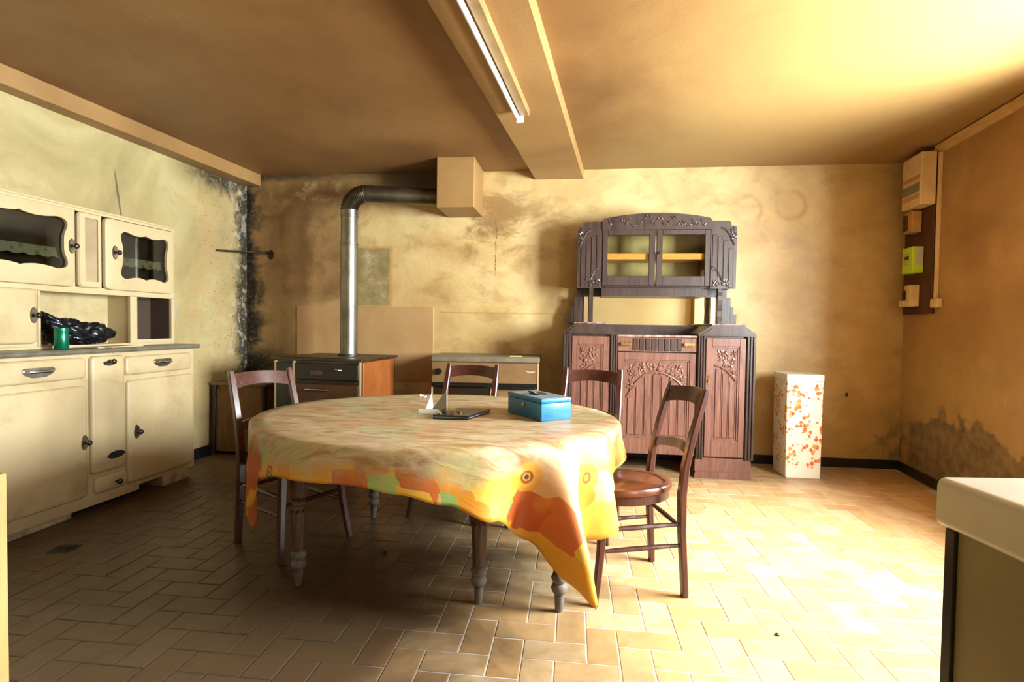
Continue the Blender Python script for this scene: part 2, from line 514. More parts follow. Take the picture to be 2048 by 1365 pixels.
M = dict(
    back=plaster_back(), left=plaster_left(), right=plaster_right(),
    ceil=plaster_ceiling('smoked_ceiling_lit_right', '#6a4824', '#7a542b', '#8a6437', '#967848'),
    beam=plaster_ceiling('painted_beam', '#7f5b33', '#8f693c', '#9d784a'),
    trim=plain('ceiling_trim', '#c9a46a', 0.5, 0, '#b58a50', 10),
    front=plaster_ceiling('yellow_plaster', '#cdb078', '#d8c08c', '#e0cc9e'),
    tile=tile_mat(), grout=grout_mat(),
    base=plain('dark_baseboard', '#1d1a1c', 0.35, 0, '#15120f', 20),
    cream=enamel_grime('cream_dresser_paint', '#b39c76', '#75592f', 0.38),
    creamup=enamel_grime('cream_dresser_paint_upper', '#b7a079', '#94784e', 0.4, -2, -1),
    dint=plain('dresser_interior', '#9a7a50', 0.7, 0, '#7d6040', 6),
    dback=plain('dresser_pale_back', '#b39f74', 0.6, 0, '#9c8458', 6),
    ctop=plain('grey_worktop', '#6f6658', 0.35, 0, '#57503f', 12),
    nickel=plain('aged_nickel', '#b5b3ab', 0.28, 1.0, '#8c867a', 30),
    darkknob=plain('dark_bakelite', '#241a12', 0.25),
    badge=plain('dark_badge', '#38322a', 0.35, 0.6, '#221d18', 50),
    sdark=wood('dark_oak', '#271917', '#43302b', 0.36, (12, 12, 1.2), 0.15, 0.15),
    sred=wood('red_oak_panel', '#54322a', '#7f5445', 0.38, (14, 14, 1.2), 0.15, 0.1),
    chair=wood('chair_bentwood', '#2b1410', '#54291b', 0.33, (18, 18, 2.0), 0.08, 0.15),
    seat=wood('chair_seat_ply', '#43200f', '#6e3a1e', 0.28, (3, 16, 3), 0.06, 0.2),
    tleg=wood('table_leg_wood', '#3a251b', '#65452f', 0.55, (16, 16, 1.5), 0.25),
    tdust=plain('dusty_turned_wood', '#6f655c', 0.7, 0, '#473d36', 18),
    lightwood=wood('pale_knotty_wood', '#86683a', '#a5854e', 0.5, (14, 14, 1.0), 0.12),
    shelf=wood('orange_shelf_wood', '#d98030', '#e89a42', 0.5, (2, 14, 14), 0.08),
    hint=plain('hutch_lining', '#b09a68', 0.7, 0, '#8d784c', 5),
    marble=plain('speckled_marble', '#a58a80', 0.2, 0, '#5d4038', 22),
    brass=plain('brass', '#cdb06a', 0.3, 1.0, '#8e7440', 40),
    mirror=plain('mirror_silver', '#ece8dc', 0.015, 1.0),
    glass=glass_thin('cabinet_glass', '#f2f4ec', 0.2),
    dglass=glass_thin('dresser_glass', '#c8cdc8'),
    wglass=glass_thin('window_glass', '#f4f8f6', 0.05),
    cloth=cloth_mat(), floral=floral_mat(), lace=lace_mat(),
    stovetop=plain('greasy_iron_top', '#4a4032', 0.42, 0.5, '#2c261d', 9, 0.1),
    stovebr=plain('brown_enamel', '#4d2a16', 0.25, 0, '#3a1f10', 5),
    stoveor=plain('orange_brown_enamel', '#96552a', 0.3, 0, '#7c441e', 3),
    black=plain('black_enamel', '#15110e', 0.3),
    chrome=plain('dull_chrome', '#c4c0b8', 0.22, 1.0),
    galv=plain('flue_steel', '#9a958a', 0.36, 1.0, '#77726a', 4),
    sootpipe=plain('sooty_flue_steel', '#6e6452', 0.38, 0.9, '#4a4030', 5),
    cooker=plain('brown_cooker_enamel', '#7b5c3c', 0.3, 0, '#654a2e', 4),
    cookerdk=plain('dark_oven_glass', '#241c13', 0.15),
    cooktrim=plain('cooker_trim', '#b89a72', 0.35, 0.3),
    boxwood=wood('old_plywood', '#6d4d2a', '#8d6a3e', 0.65, (3, 3, 1.2), 0.1),
    darkwood=wood('blackened_wood', '#1f1710', '#3a2a1c', 0.6, (12, 12, 1.5), 0.2),
    plastic=plain('black_bin_liner', '#06070a', 0.3, 0, '#0e101a', 6),
    green=plain('green_tin', '#0f6a4c', 0.25, 0.55),
    white=plain('white_card', '#d9d6cf', 0.6),
    tube=plain('white_fluorescent_glass', '#eceff2', 0.25),
    lampbody=plain('yellowed_lamp_body', '#8f6f44', 0.45, 0, '#765a34', 8),
    blue=plain('blue_hammered_paint', '#2c74a8', 0.35, 0.1, '#25608e', 60, 0.12),
    bluetop=plain('dusty_blue_paint', '#6f7d80', 0.6, 0, '#5a686e', 12),
    slab=plain('black_slab', '#15171a', 0.3),
    coin=plain('coin_metal', '#a8875a', 0.3, 0.85, '#6e5638', 40),
    meterg=plain('lime_meter_plastic', '#b4cf28', 0.35),
    panelbr=wood('meter_board_wood', '#38170c', '#4f2413', 0.5, (12, 12, 1.5), 0.1),
    ivory=plain('ivory_plastic', '#d6b787', 0.45, 0, '#c3a06c', 9),
    peach=plain('old_breaker_plastic', '#b88a55', 0.45, 0, '#a5753f', 12),
    greypl=plain('grey_plastic', '#8a8577', 0.5),
    unitside=plain('cream_laminate', '#80734a', 0.5, 0, '#736640', 4),
    unittop=plain('white_laminate', '#c2bba8', 0.35, 0, '#b5ae9a', 5),
    brick=plain('pale_block', '#a58f72', 0.9, 0, '#6e5c46', 14, 0.3),
    shield=plain('orange_heat_board', '#a98256', 0.55, 0, '#9c7448', 3),
    wframe=plain('white_window_paint', '#e8e4da', 0.4),
    iron=plain('rusty_iron', '#4a3a2a', 0.5, 0.8, '#2c2118', 30),
    zipr=plain('red_cord', '#a5452e', 0.6),
)


# ------------------------------------------------------------------ helpers: meshes
class MB:
    def __init__(s):
        s.bm = bmesh.new()

    def box(s, x0, x1, y0, y1, z0, z1, bev=0.0, seg=1, mat=None):
        r = bmesh.ops.create_cube(s.bm, size=1)
        vs = r['verts']
        mm = Matrix.Translation(((x0 + x1) / 2, (y0 + y1) / 2, (z0 + z1) / 2)) @ Matrix.Diagonal((abs(x1 - x0), abs(y1 - y0), abs(z1 - z0), 1))
        bmesh.ops.transform(s.bm, matrix=mm, verts=vs)
        if bev:
            es = list({e for v in vs for e in v.link_edges})
            r2 = bmesh.ops.bevel(s.bm, geom=es, offset=bev, segments=seg, affect='EDGES', profile=0.5)
            vs = list({v for f in r2['faces'] for v in f.verts} | {v for v in vs if v.is_valid})
        if mat is not None:
            bmesh.ops.transform(s.bm, matrix=mat, verts=vs)
        return s

    def loops(s, ls, cap0=True, cap1=True, closed=True):
        """bridge successive loops of equal length"""
        rows = [[s.bm.verts.new(p) for p in l] for l in ls]
        n = len(rows[0])
        for a, b in zip(rows, rows[1:]):
            for i in range(n if closed else n - 1):
                j = (i + 1) % n
                s.bm.faces.new((a[i], a[j], b[j], b[i]))
        if cap0:
            s.bm.faces.new(list(reversed(rows[0])))
        if cap1:
            s.bm.faces.new(rows[-1])
        return s

    def prism(s, pts, y0, y1):
        """outline in xz, extruded along y"""
        return s.loops([[(x, y0, z) for x, z in pts], [(x, y1, z) for x, z in pts]])

    def ring(s, outer, inner, y0, y1):
        n = len(outer)
        o0 = [s.bm.verts.new((x, y0, z)) for x, z in outer]
        i0 = [s.bm.verts.new((x, y0, z)) for x, z in inner]
        o1 = [s.bm.verts.new((x, y1, z)) for x, z in outer]
        i1 = [s.bm.verts.new((x, y1, z)) for x, z in inner]
        for k in range(n):
            j = (k + 1) % n
            s.bm.faces.new((o0[k], o0[j], i0[j], i0[k]))
            s.bm.faces.new((o1[j], o1[k], i1[k], i1[j]))
            s.bm.faces.new((o1[k], o1[j], o0[j], o0[k]))
            s.bm.faces.new((i0[k], i0[j], i1[j], i1[k]))
        return s

    def lathe(s, prof, cx=0, cy=0, n=24, flute=None, mat=None):
        """prof: (r, z) bottom to top; flute(z, ang) multiplies r"""
        rows = []
        for r, z in prof:
            row = []
            for i in range(n):
                a = 2 * pi * i / n
                q = r * (flute(z, i) if flute else 1)
                p = Vector((cx + q * cos(a), cy + q * sin(a), z))
                row.append(mat @ p if mat else p)
            rows.append(row)
        return s.loops(rows)

    def tube(s, pts, r, n=10, closed=False, sq=None):
        """sweep; r scalar or list; sq=(w,h) half sizes gives a rectangular bar"""
        pts = [Vector(p) for p in pts]
        k = len(pts)
        rows = []
        prev = None
        for i, p in enumerate(pts):
            if closed:
                t = pts[(i + 1) % k] - pts[i - 1]
            else:
                t = pts[min(i + 1, k - 1)] - pts[max(i - 1, 0)]
            t.normalize()
            if prev is None:
                u = t.orthogonal().normalized() if sq is None else (Vector((0, 1, 0)) - t * t.y).normalized()
            else:
                u = (prev - t * prev.dot(t)).normalized()
            prev = u
            w = t.cross(u)
            rr = r[i] if isinstance(r, (list, tuple)) else r
            if sq:
                a, b = sq[i] if isinstance(sq, list) else sq
                c = min(a, b) * 0.35
                sh = [(a, b - c), (a - c, b), (-a + c, b), (-a, b - c), (-a, -b + c), (-a + c, -b), (a - c, -b), (a, -b + c)]
                rows.append([p + u * x + w * y for x, y in sh])
            else:
                rows.append([p + u * rr * cos(2 * pi * j / n) + w * rr * sin(2 * pi * j / n) for j in range(n)])
        if closed:
            rows.append(rows[0])
            return s.loops(rows, False, False)
        return s.loops(rows)

    def cyl(s, c, r, h, axis='Z', n=16, r2=None):
        mm = {'Z': Matrix(), 'X': Matrix.Rotation(RAD(90), 4, 'Y'), 'Y': Matrix.Rotation(RAD(-90), 4, 'X')}[axis]
        mm = Matrix.Translation(c) @ mm
        q = r2 if r2 is not None else r
        return s.lathe([(r, -h / 2), (q, h / 2)], n=n, mat=mm)

    def ell(s, c, r, rot=None, sub=2):
        mm = Matrix.Translation(c) @ (rot or Matrix()) @ Matrix.Diagonal((*r, 1))
        bmesh.ops.create_icosphere(s.bm, subdivisions=sub, radius=1, matrix=mm)
        return s

    def obj(s, name, mat, parent=None, smooth=False, auto=35, mod=None):
        bmesh.ops.remove_doubles(s.bm, verts=s.bm.verts, dist=1e-5)
        bmesh.ops.recalc_face_normals(s.bm, faces=s.bm.faces)
        me = bpy.data.meshes.new(name)
        if smooth:
            for f in s.bm.faces:
                f.smooth = True
            for e in s.bm.edges:
                if len(e.link_faces) == 2 and e.calc_face_angle(0) > RAD(auto):
                    e.smooth = False
        s.bm.to_mesh(me)
        s.bm.free()
        me.materials.append(M[mat] if isinstance(mat, str) else mat)
        o = bpy.data.objects.new(name, me)
        COL.objects.link(o)
        if parent:
            o.parent = parent
        return o


def tag(o, label=None, cat=None, group=None, kind=None):
    if label:
        o['label'] = label
    if cat:
        o['category'] = cat
    if group:
        o['group'] = group
    if kind:
        o['kind'] = kind
    return o


def thing(name, label, cat, loc=(0, 0, 0), rz=0, group=None):
    o = bpy.data.objects.new(name, None)
    o.empty_display_size = 0.1
    o.location = loc
    o.rotation_euler = (0, 0, rz)
    COL.objects.link(o)
    return tag(o, label, cat, group)


def put(o, loc, rz=0):
    o.location = loc
    o.rotation_euler = (0, 0, rz)
    return o


def structure(o):
    o['kind'] = 'structure'
    return o


def copy_tree(o, parent=None):
    c = o.copy()
    COL.objects.link(c)
    if parent:
        c.parent = parent
    for ch in list(o.children):
        copy_tree(ch, c)
    return c


def rrect(x0, x1, z0, z1, r, n=5):
    out = []
    for cx, cz, a0 in ((x1 - r, z1 - r, 0), (x0 + r, z1 - r, 90), (x0 + r, z0 + r, 180), (x1 - r, z0 + r, 270)):
        for i in range(n + 1):
            a = RAD(a0 + 90 * i / n)
            out.append((cx + r * cos(a), cz + r * sin(a)))
    return out


def soft_panel(mb, x0, x1, z0, z1, y_back, y_front, r=0.025, e=0.014):
    """pillow-edged door front"""
    ls = []
    for d, y in ((0, y_back), (0, y_front + e), (e * 0.3, y_front + e * 0.35), (e, y_front)):
        ls.append([(x, y, z) for x, z in rrect(x0 + d, x1 - d, z0 + d, z1 - d, max(r - d * 0.5, 0.004))])
    mb.loops(ls)
    return mb


# ================================================================== SETTING
ZC = 2.51
bx, rx, lx = BACK_O, RIGHT_O, LEFT_O
YF = -1.35
xl_f = -2.513 - 0.16 * (5.117 - YF)
xr_f = 3.208 - 0.22 * (4.435 - YF)
L_BACK = (RIGHT_O - BACK_O).length
L_RIGHT = (RIGHT_O - Vector((xr_f, YF, 0))).length
L_LEFT = (LEFT_O - Vector((xl_f, YF, 0))).length

w = put(MB().box(-0.02, L_BACK + 0.5, 0, 0.2, -0.05, ZC + 0.1).obj('wall_back', 'back'), BACK_O, BACK_R)
structure(w)
w = put(MB().box(-L_LEFT - 0.2, 0.1, 0, 0.2, -0.05, ZC + 0.1).obj('wall_left', 'left'), LEFT_O, LEFT_R)
structure(w)
# right wall with two deep window openings
mb = MB()
edges = [-0.1] + [v for q in WIN for v in q[:2]] + [L_RIGHT + 0.2]
for i in range(0, len(edges), 2):
    mb.box(edges[i], edges[i + 1], 0, WALL_T, -0.05, ZC + 0.1)
for s0, s1, z0, z1 in WIN:
    mb.box(s0, s1, 0, WALL_T, -0.05, z0)
    mb.box(s0, s1, 0, WALL_T, z1, ZC + 0.1)
structure(put(mb.obj('wall_right', 'right'), RIGHT_O, RIGHT_R))
for k, (s0, s1, z0, z1) in enumerate(WIN):
    mb = MB()
    f = 0.05
    for a, b, c, d in ((s0, s1, z0, z0 + f), (s0, s1, z1 - f, z1), (s0, s0 + f, z0 + f, z1 - f), (s1 - f, s1, z0 + f, z1 - f), ((s0 + s1) / 2 - .03, (s0 + s1) / 2 + .03, z0 + f, z1 - f)):
        mb.box(a, b, WALL_T - 0.06, WALL_T - 0.01, c, d)
    o = structure(put(mb.obj('window_%d' % (k + 1), 'wframe'), RIGHT_O, RIGHT_R))
    for a, b in ((s0 + f, (s0 + s1) / 2 - .03), ((s0 + s1) / 2 + .03, s1 - f)):
        MB().box(a, b, WALL_T - 0.037, WALL_T - 0.033, z0 + f, z1 - f).obj('pane', 'wglass', o)
structure(put(MB().box(xl_f - 0.1, xr_f + 0.1, YF - 0.2, YF, -0.05, ZC + 0.1).obj('wall_front', 'front'), (0, 0, 0)))

# ceiling as a slab following the room plan
def plan(z0, z1, grow=0.15):
    P = [(xl_f - grow, YF - grow), (xr_f + grow, YF - grow), (RIGHT_O.x + grow, RIGHT_O.y + grow * 0.9), (BACK_O.x - grow, BACK_O.y + grow)]
    return [[(x, y, z0) for x, y in P], [(x, y, z1) for x, y in P]]


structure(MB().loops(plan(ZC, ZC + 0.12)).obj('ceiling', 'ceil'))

# main beam, its shape follows the slightly skewed room
def beamloop(pa, pb, z0, z1):
    (xa0, ya0, xa1, ya1), (xb0, yb0, xb1, yb1) = pa, pb
    return [[(xa0, ya0, z0), (xa1, ya1, z0), (xa1, ya1, z1), (xa0, ya0, z1)],
            [(xb0, yb0, z0), (xb1, yb1, z0), (xb1, yb1, z1), (xb0, yb0, z1)]]


def on(xa, ya, slope, y):
    return xa + slope * (y - ya)


lo = beamloop((on(.183, 4.796, .208, YF), YF, on(.607, 4.745, .215, YF), YF), (.183 + .002, 4.80, .607, 4.75), 2.43, ZC + .02)
mb = MB().loops(lo)
bmesh.ops.bevel(mb.bm, geom=mb.bm.edges[:], offset=0.006, segments=1, affect='EDGES')
structure(mb.obj('trim_1', 'beam'))
tag(bpy.data.objects['trim_1'], 'broad plastered ceiling beam')
# boxed beam along the top of the left wall
LBX = lambda y: on(-2.357, 5.06, .185, y)
lo = beamloop((LBX(YF) - 0.2 - 0.02, YF, LBX(YF), YF), (-2.53, 5.06, LBX(5.06), 5.06), 2.405, ZC + .02)
structure(MB().loops(lo).obj('trim_2', 'beam'))
# small square cable trim along the top of the right wall
mb = MB()
mb.box(0.46, L_RIGHT, -0.035, 0.0, 2.465, 2.50)
mb.box(0.46, L_RIGHT, -0.012, 0.0, 2.445, 2.465)
structure(put(mb.obj('trim_3', 'trim'), RIGHT_O, RIGHT_R))
# flue boxing under the ceiling
mb = MB()
fx0, fx1 = 1.942, 2.255
mb.box(fx0, fx1, -0.43, 0.0, 2.105, ZC + 0.01, 0.004)
structure(put(mb.obj('trim_4', 'beam'), BACK_O, BACK_R))
tag(bpy.data.objects['trim_4'], 'boxed flue stub on the back wall')

# baseboards
structure(put(MB().box(0.0, L_BACK, -0.018, 0, 0, 0.075, 0.003).obj('baseboard_back', 'base'), BACK_O, BACK_R))
structure(put(MB().box(0.0, L_RIGHT, -0.018, 0, 0, 0.075, 0.003).obj('baseboard_right', 'base'), RIGHT_O, RIGHT_R))
structure(put(MB().box(-L_LEFT, 0.0, -0.018, 0, 0, 0.085, 0.003).obj('baseboard_left', 'base'), LEFT_O, LEFT_R))

# ------------------------------------------------------------------ floor: herringbone tiles
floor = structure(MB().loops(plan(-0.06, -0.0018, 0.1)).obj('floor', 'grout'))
TW = 0.112
JT = 0.0031
tyaw = RAD(-6.5)
cu, su = cos(tyaw), sin(tyaw)


def inside(x, y):
    return (y < 5.117 - 0.1192 * (x + 2.513) - 0.02 and x > -2.513 - 0.16 * (5.117 - y) + 0.0 and x < 3.208 - 0.22 * (4.435 - y) and y > YF)


def project(x, y, z=0):
    v = Vector((x, y, z - HC))
    d = v.dot(fwd)
    if d < 0.05:
        return None
    return 1024 + F * v.dot(rt) / d, 682.5 - F * v.dot(up) / d


tiles = []
for i in range(-60, 60):
    for j in range(-60, 60):
        c = (i + j) % 4
        if c == 0:
            w_, h_ = 2, 1
        elif c == 2:
            w_, h_ = 1, 2
        else:
            continue
        px, py = (i + w_ / 2) * TW, (j + h_ / 2) * TW
        x, y = px * cu - py * su, px * su + py * cu + 2.4
        if not inside(x, y):
            continue
        p = project(x, y)
        vis = p is not None and -20 < p[0] < 2068 and p[1] < 1385
        # hidden behind the white unit on the right or the dresser
        if vis and (p[0] > 1875 and p[1] > 960):
            vis = False
        if vis and x < -2.36 - 0.163 * (3.98 - y):
            vis = False
        tiles.append((0 if vis else 1, y, x, w_ > h_))
tiles.sort()
near = [t for t in tiles if t[0] == 0][:300]
rest = [t for t in tiles if t not in set(near)]


def tile_mesh(horizontal):
    mb = MB()
    a, b = (TW - JT / 2, TW / 2 - JT / 2) if horizontal else (TW / 2 - JT / 2, TW - JT / 2)
    e = 0.003
    mb.loops([[(-a, -b, -.012), (a, -b, -.012), (a, b, -.012), (-a, b, -.012)],
              [(-a, -b, -.0013), (a, -b, -.0013), (a, b, -.0013), (-a, b, -.0013)],
              [(-a + e, -b + e, 0), (a - e, -b + e, 0), (a - e, b - e, 0), (-a + e, b - e, 0)]])
    return mb


tm = []
for hz in (True, False):
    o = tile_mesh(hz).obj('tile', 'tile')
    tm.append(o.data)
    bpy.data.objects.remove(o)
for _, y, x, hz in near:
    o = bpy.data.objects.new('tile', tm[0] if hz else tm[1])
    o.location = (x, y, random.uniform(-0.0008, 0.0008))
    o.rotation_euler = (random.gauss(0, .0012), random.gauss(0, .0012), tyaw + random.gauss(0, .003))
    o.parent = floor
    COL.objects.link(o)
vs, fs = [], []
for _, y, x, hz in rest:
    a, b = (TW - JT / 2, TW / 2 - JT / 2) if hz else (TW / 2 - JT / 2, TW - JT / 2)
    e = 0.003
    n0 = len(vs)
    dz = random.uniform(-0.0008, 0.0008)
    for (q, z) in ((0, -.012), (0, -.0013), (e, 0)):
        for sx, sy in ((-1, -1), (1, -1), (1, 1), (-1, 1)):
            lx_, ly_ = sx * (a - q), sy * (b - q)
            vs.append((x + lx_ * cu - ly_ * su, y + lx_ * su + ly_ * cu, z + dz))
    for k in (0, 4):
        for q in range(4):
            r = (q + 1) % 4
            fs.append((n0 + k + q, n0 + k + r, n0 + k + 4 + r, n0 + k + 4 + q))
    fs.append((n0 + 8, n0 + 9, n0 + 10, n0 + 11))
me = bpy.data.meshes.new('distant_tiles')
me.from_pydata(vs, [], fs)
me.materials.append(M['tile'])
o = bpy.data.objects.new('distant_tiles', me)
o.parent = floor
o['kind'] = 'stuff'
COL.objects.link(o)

# low pale wooden cupboard at the very left, near the camera: only its knotty side edge shows
cu_ = thing('low_cupboard', 'pale knotty wooden cupboard side at the left edge of the photo, close by', 'cupboard', (-.845, .9, 0), 0)
MB().box(-.018, 0, -.42, 0, .0, .89, .002).obj('side_panel', 'lightwood', cu_)
MB().box(-.40, -.382, -.42, 0, .0, .89, .002).obj('side_panel', 'lightwood', cu_)
MB().box(-.382, -.018, -.42, -.405, .05, .89).box(-.382, -.018, -.405, -.02, .05, .068).box(-.382, -.018, -.42, 0, .872, .89).obj('carcass', 'lightwood', cu_)
dr = MB().box(-.38, -.02, -.018, -.002, .072, .868, .003).obj('door', 'lightwood', cu_)
MB().cyl((-.06, .006, .6), .006, .02, 'Y', 10).ell((-.06, .02, .6), (.014, .010, .014)).obj('knob', 'darkknob', dr, True)

# ================================================================== TABLE
TC, TYAW = Vector((-0.365, 2.69, 0)), RAD(-9)
TA, TB, TZ = 0.872, 0.74, 0.698
t = thing('dining_table', 'oval wooden dining table with turned fluted legs under the sunflower cloth', 'table', TC, TYAW)
mb = MB()
ell_ = lambda a, b, z, n=64: [(a * cos(2 * pi * i / n), b * sin(2 * pi * i / n), z) for i in range(n)]
mb.loops([ell_(TA - .02, TB - .02, TZ - .03), ell_(TA - .005, TB - .005, TZ - .02), ell_(TA - .005, TB - .005, TZ - .008), ell_(TA - .012, TB - .012, TZ - .002)])
mb.obj('tabletop', 'tleg', t, True)
inv = frame(TC, TYAW).inverted()
legs = [(-.916, 2.321), (-.123, 2.194), (.204, 2.14), (-.803, 3.155), (-.011, 3.027)]
mb = MB()
lp = [inv @ Vector((x, y, 0)) for x, y in legs]
x0, x1, y0, y1 = lp[0].x, lp[2].x, lp[0].y, lp[3].y   # five legs: the far end of the leaf has none in view
for a, b, c, d_ in ((x0, x1, y0 - .012, y0 + .012), (x0, x1, y1 - .012, y1 + .012), (x0 - .012, x0 + .012, y0, y1), (x1 - .012, x1 + .012, y0, y1)):
    mb.box(a, b, c, d_, .585, TZ - .031)
mb.obj('apron', 'tleg', t)
prof_foot = [(.013, 0), (.016, .004), (.019, .06), (.019, .072)]
prof_bead = [(.019, .072), (.028, .080), (.034, .096), (.028, .112), (.022, .117), (.028, .122), (.034, .138), (.028, .152), (.024, .157)]
prof_fl = [(.0255, .157), (.0265, .17), (.030, .26), (.0335, .325), (.034, .335)]
prof_up = [(.034, .335), (.026, .345), (.024, .352), (.032, .36), (.032, .368), (.025, .375), (.033, .385)]
prof_f2 = [(.033, .385), (.034, .40), (.036, .52), (.036, .58)]


def flute(z, i):
    return 1.0 if i % 3 else 0.86


ld = None
for p in lp:
    if ld is None:
        a = MB()
        for pr, fl_ in ((prof_fl, flute), (prof_up, None), (prof_f2, flute)):
            a.lathe(pr, n=24, flute=fl_)
        a.box(-.036, .036, -.036, .036, .575, TZ - .031, .003)
        leg = a.obj('leg', 'tleg', t, True, 50)
        ft = MB().lathe(prof_foot + prof_bead, n=20).obj('turned_foot', 'tdust', leg, True, 60)
        tag(ft, 'grey dusty turned foot with two beads')
        ld = leg
    else:
        leg = copy_tree(ld, t)
    leg.location = (p.x, p.y, 0.001)


# ------------------------------------------------------------------ tablecloth
def g(a, c, wd):
    d_ = (a - c + 180) % 360 - 180
    return exp(-(d_ / wd) ** 2)


HEM = [(-180, .20), (-168, .21), (-157, .30), (-148, .50), (-140, .37), (-131, .20), (-118, .155), (-95, .15), (-84, .165), (-74, .20), (-62, .27), (-52, .40), (-47, .52), (-44, .58), (-41, .50), (-37, .45), (-30, .44), (-24, .41), (-20, .37), (-17, .22), (-10, .19), (-4, .18), (10, .16), (30, .19), (42, .21), (54, .19), (75, .16), (105, .15), (130, .26), (142, .38), (155, .26), (168, .20), (180, .20)]


def hem(a):
    for (a0, l0), (a1, l1) in zip(HEM, HEM[1:]):
        if a0 <= a <= a1:
            f_ = (a - a0) / (a1 - a0)
            f_ = f_ * f_ * (3 - 2 * f_)
            return l0 + (l1 - l0) * f_
    return .2


bm = bmesh.new()
uvl = bm.loops.layers.uv.new('UVMap')
NTH, NI, NO = 360, 14, 16
rows, uvs = [], {}
CA, CB = TA + .006, TB + .006
for i in range(NI + NO + 1):
    row = []
    for k in range(NTH):
        ang = 360 * k / NTH - 180
        a = RAD(ang)
        ca, sa = cos(a), sin(a)
        if i <= NI:
            f_ = max(i / NI, 0.02)
            x, y = CA * ca * f_, CB * sa * f_
            z = TZ + .002 + .0016 * mnoise.noise(Vector((x * 6, y * 14, 0))) + .001 * mnoise.noise(Vector((x * 20, y * 20, 4)))
            if i == NI:
                z -= .003
            u, v = x, y
        else:
            s_ = (i - NI) / NO
            L = hem(ang) * s_
            rc, lc = g(ang, -42, 22), g(ang, -149, 14)
            bc = g(ang, 42, 20) + g(ang, 142, 20)
            nx, ny = ca / CA, sa / CB
            q = sqrt(nx * nx + ny * ny)
            nx, ny = nx / q, ny / q
            dr = min(L, .02) * .9
            hang = max(L - .006, 0)
            # folds: long wave all round, deep pleats where the corners hang
            fold = .018 * sin(RAD(ang) * 9 + 1.0) * (hang / .2)
            fold += rc * hang * (.27 * cos(RAD(ang + 44) * 17) + .02)
            fold += (lc * (-.10 + .14 * cos(RAD(ang + 140) * 14)) + bc * .15 * cos(RAD(ang) * 14)) * hang
            fold += .01 * mnoise.noise(Vector((ang * .08, L * 9, 2))) * min(1, hang / .1)
            out = dr + hang * .07 + fold
            tw = -.10 * lc * hang - .05 * rc * sin(RAD(ang + 43) * 13) * hang
            x = CA * ca + nx * out - ny * tw
            y = CB * sa + ny * out + nx * tw
            z = TZ - .001 - hang * (1 - .04 * rc)
            u, v = CA * ca + nx * L, CB * sa + ny * L
        vtx = bm.verts.new((x, y, z))
        uvs[vtx] = (u, v)
        row.append(vtx)
    rows.append(row)
for a, b in zip(rows, rows[1:]):
    for k in range(NTH):
        j = (k + 1) % NTH
        bm.faces.new((a[k], a[j], b[j], b[k]))
bm.faces.new(rows[0])
for f_ in bm.faces:
    f_.smooth = True
    for l in f_.loops:
        l[uvl].uv = uvs[l.vert]
bmesh.ops.recalc_face_normals(bm, faces=bm.faces)
me = bpy.data.meshes.new('tablecloth')
bm.to_mesh(me)
bm.free()
me.materials.append(M['cloth'])
cl = bpy.data.objects.new('tablecloth', me)
COL.objects.link(cl)
put(cl, TC, TYAW)
md = cl.modifiers.new('thickness', 'SOLIDIFY')
md.thickness = 0.0012
md.offset = 1
tag(cl, 'worn yellow and orange sunflower-print oilcloth draped over the oval table', 'tablecloth')
ZT = TZ + .0045


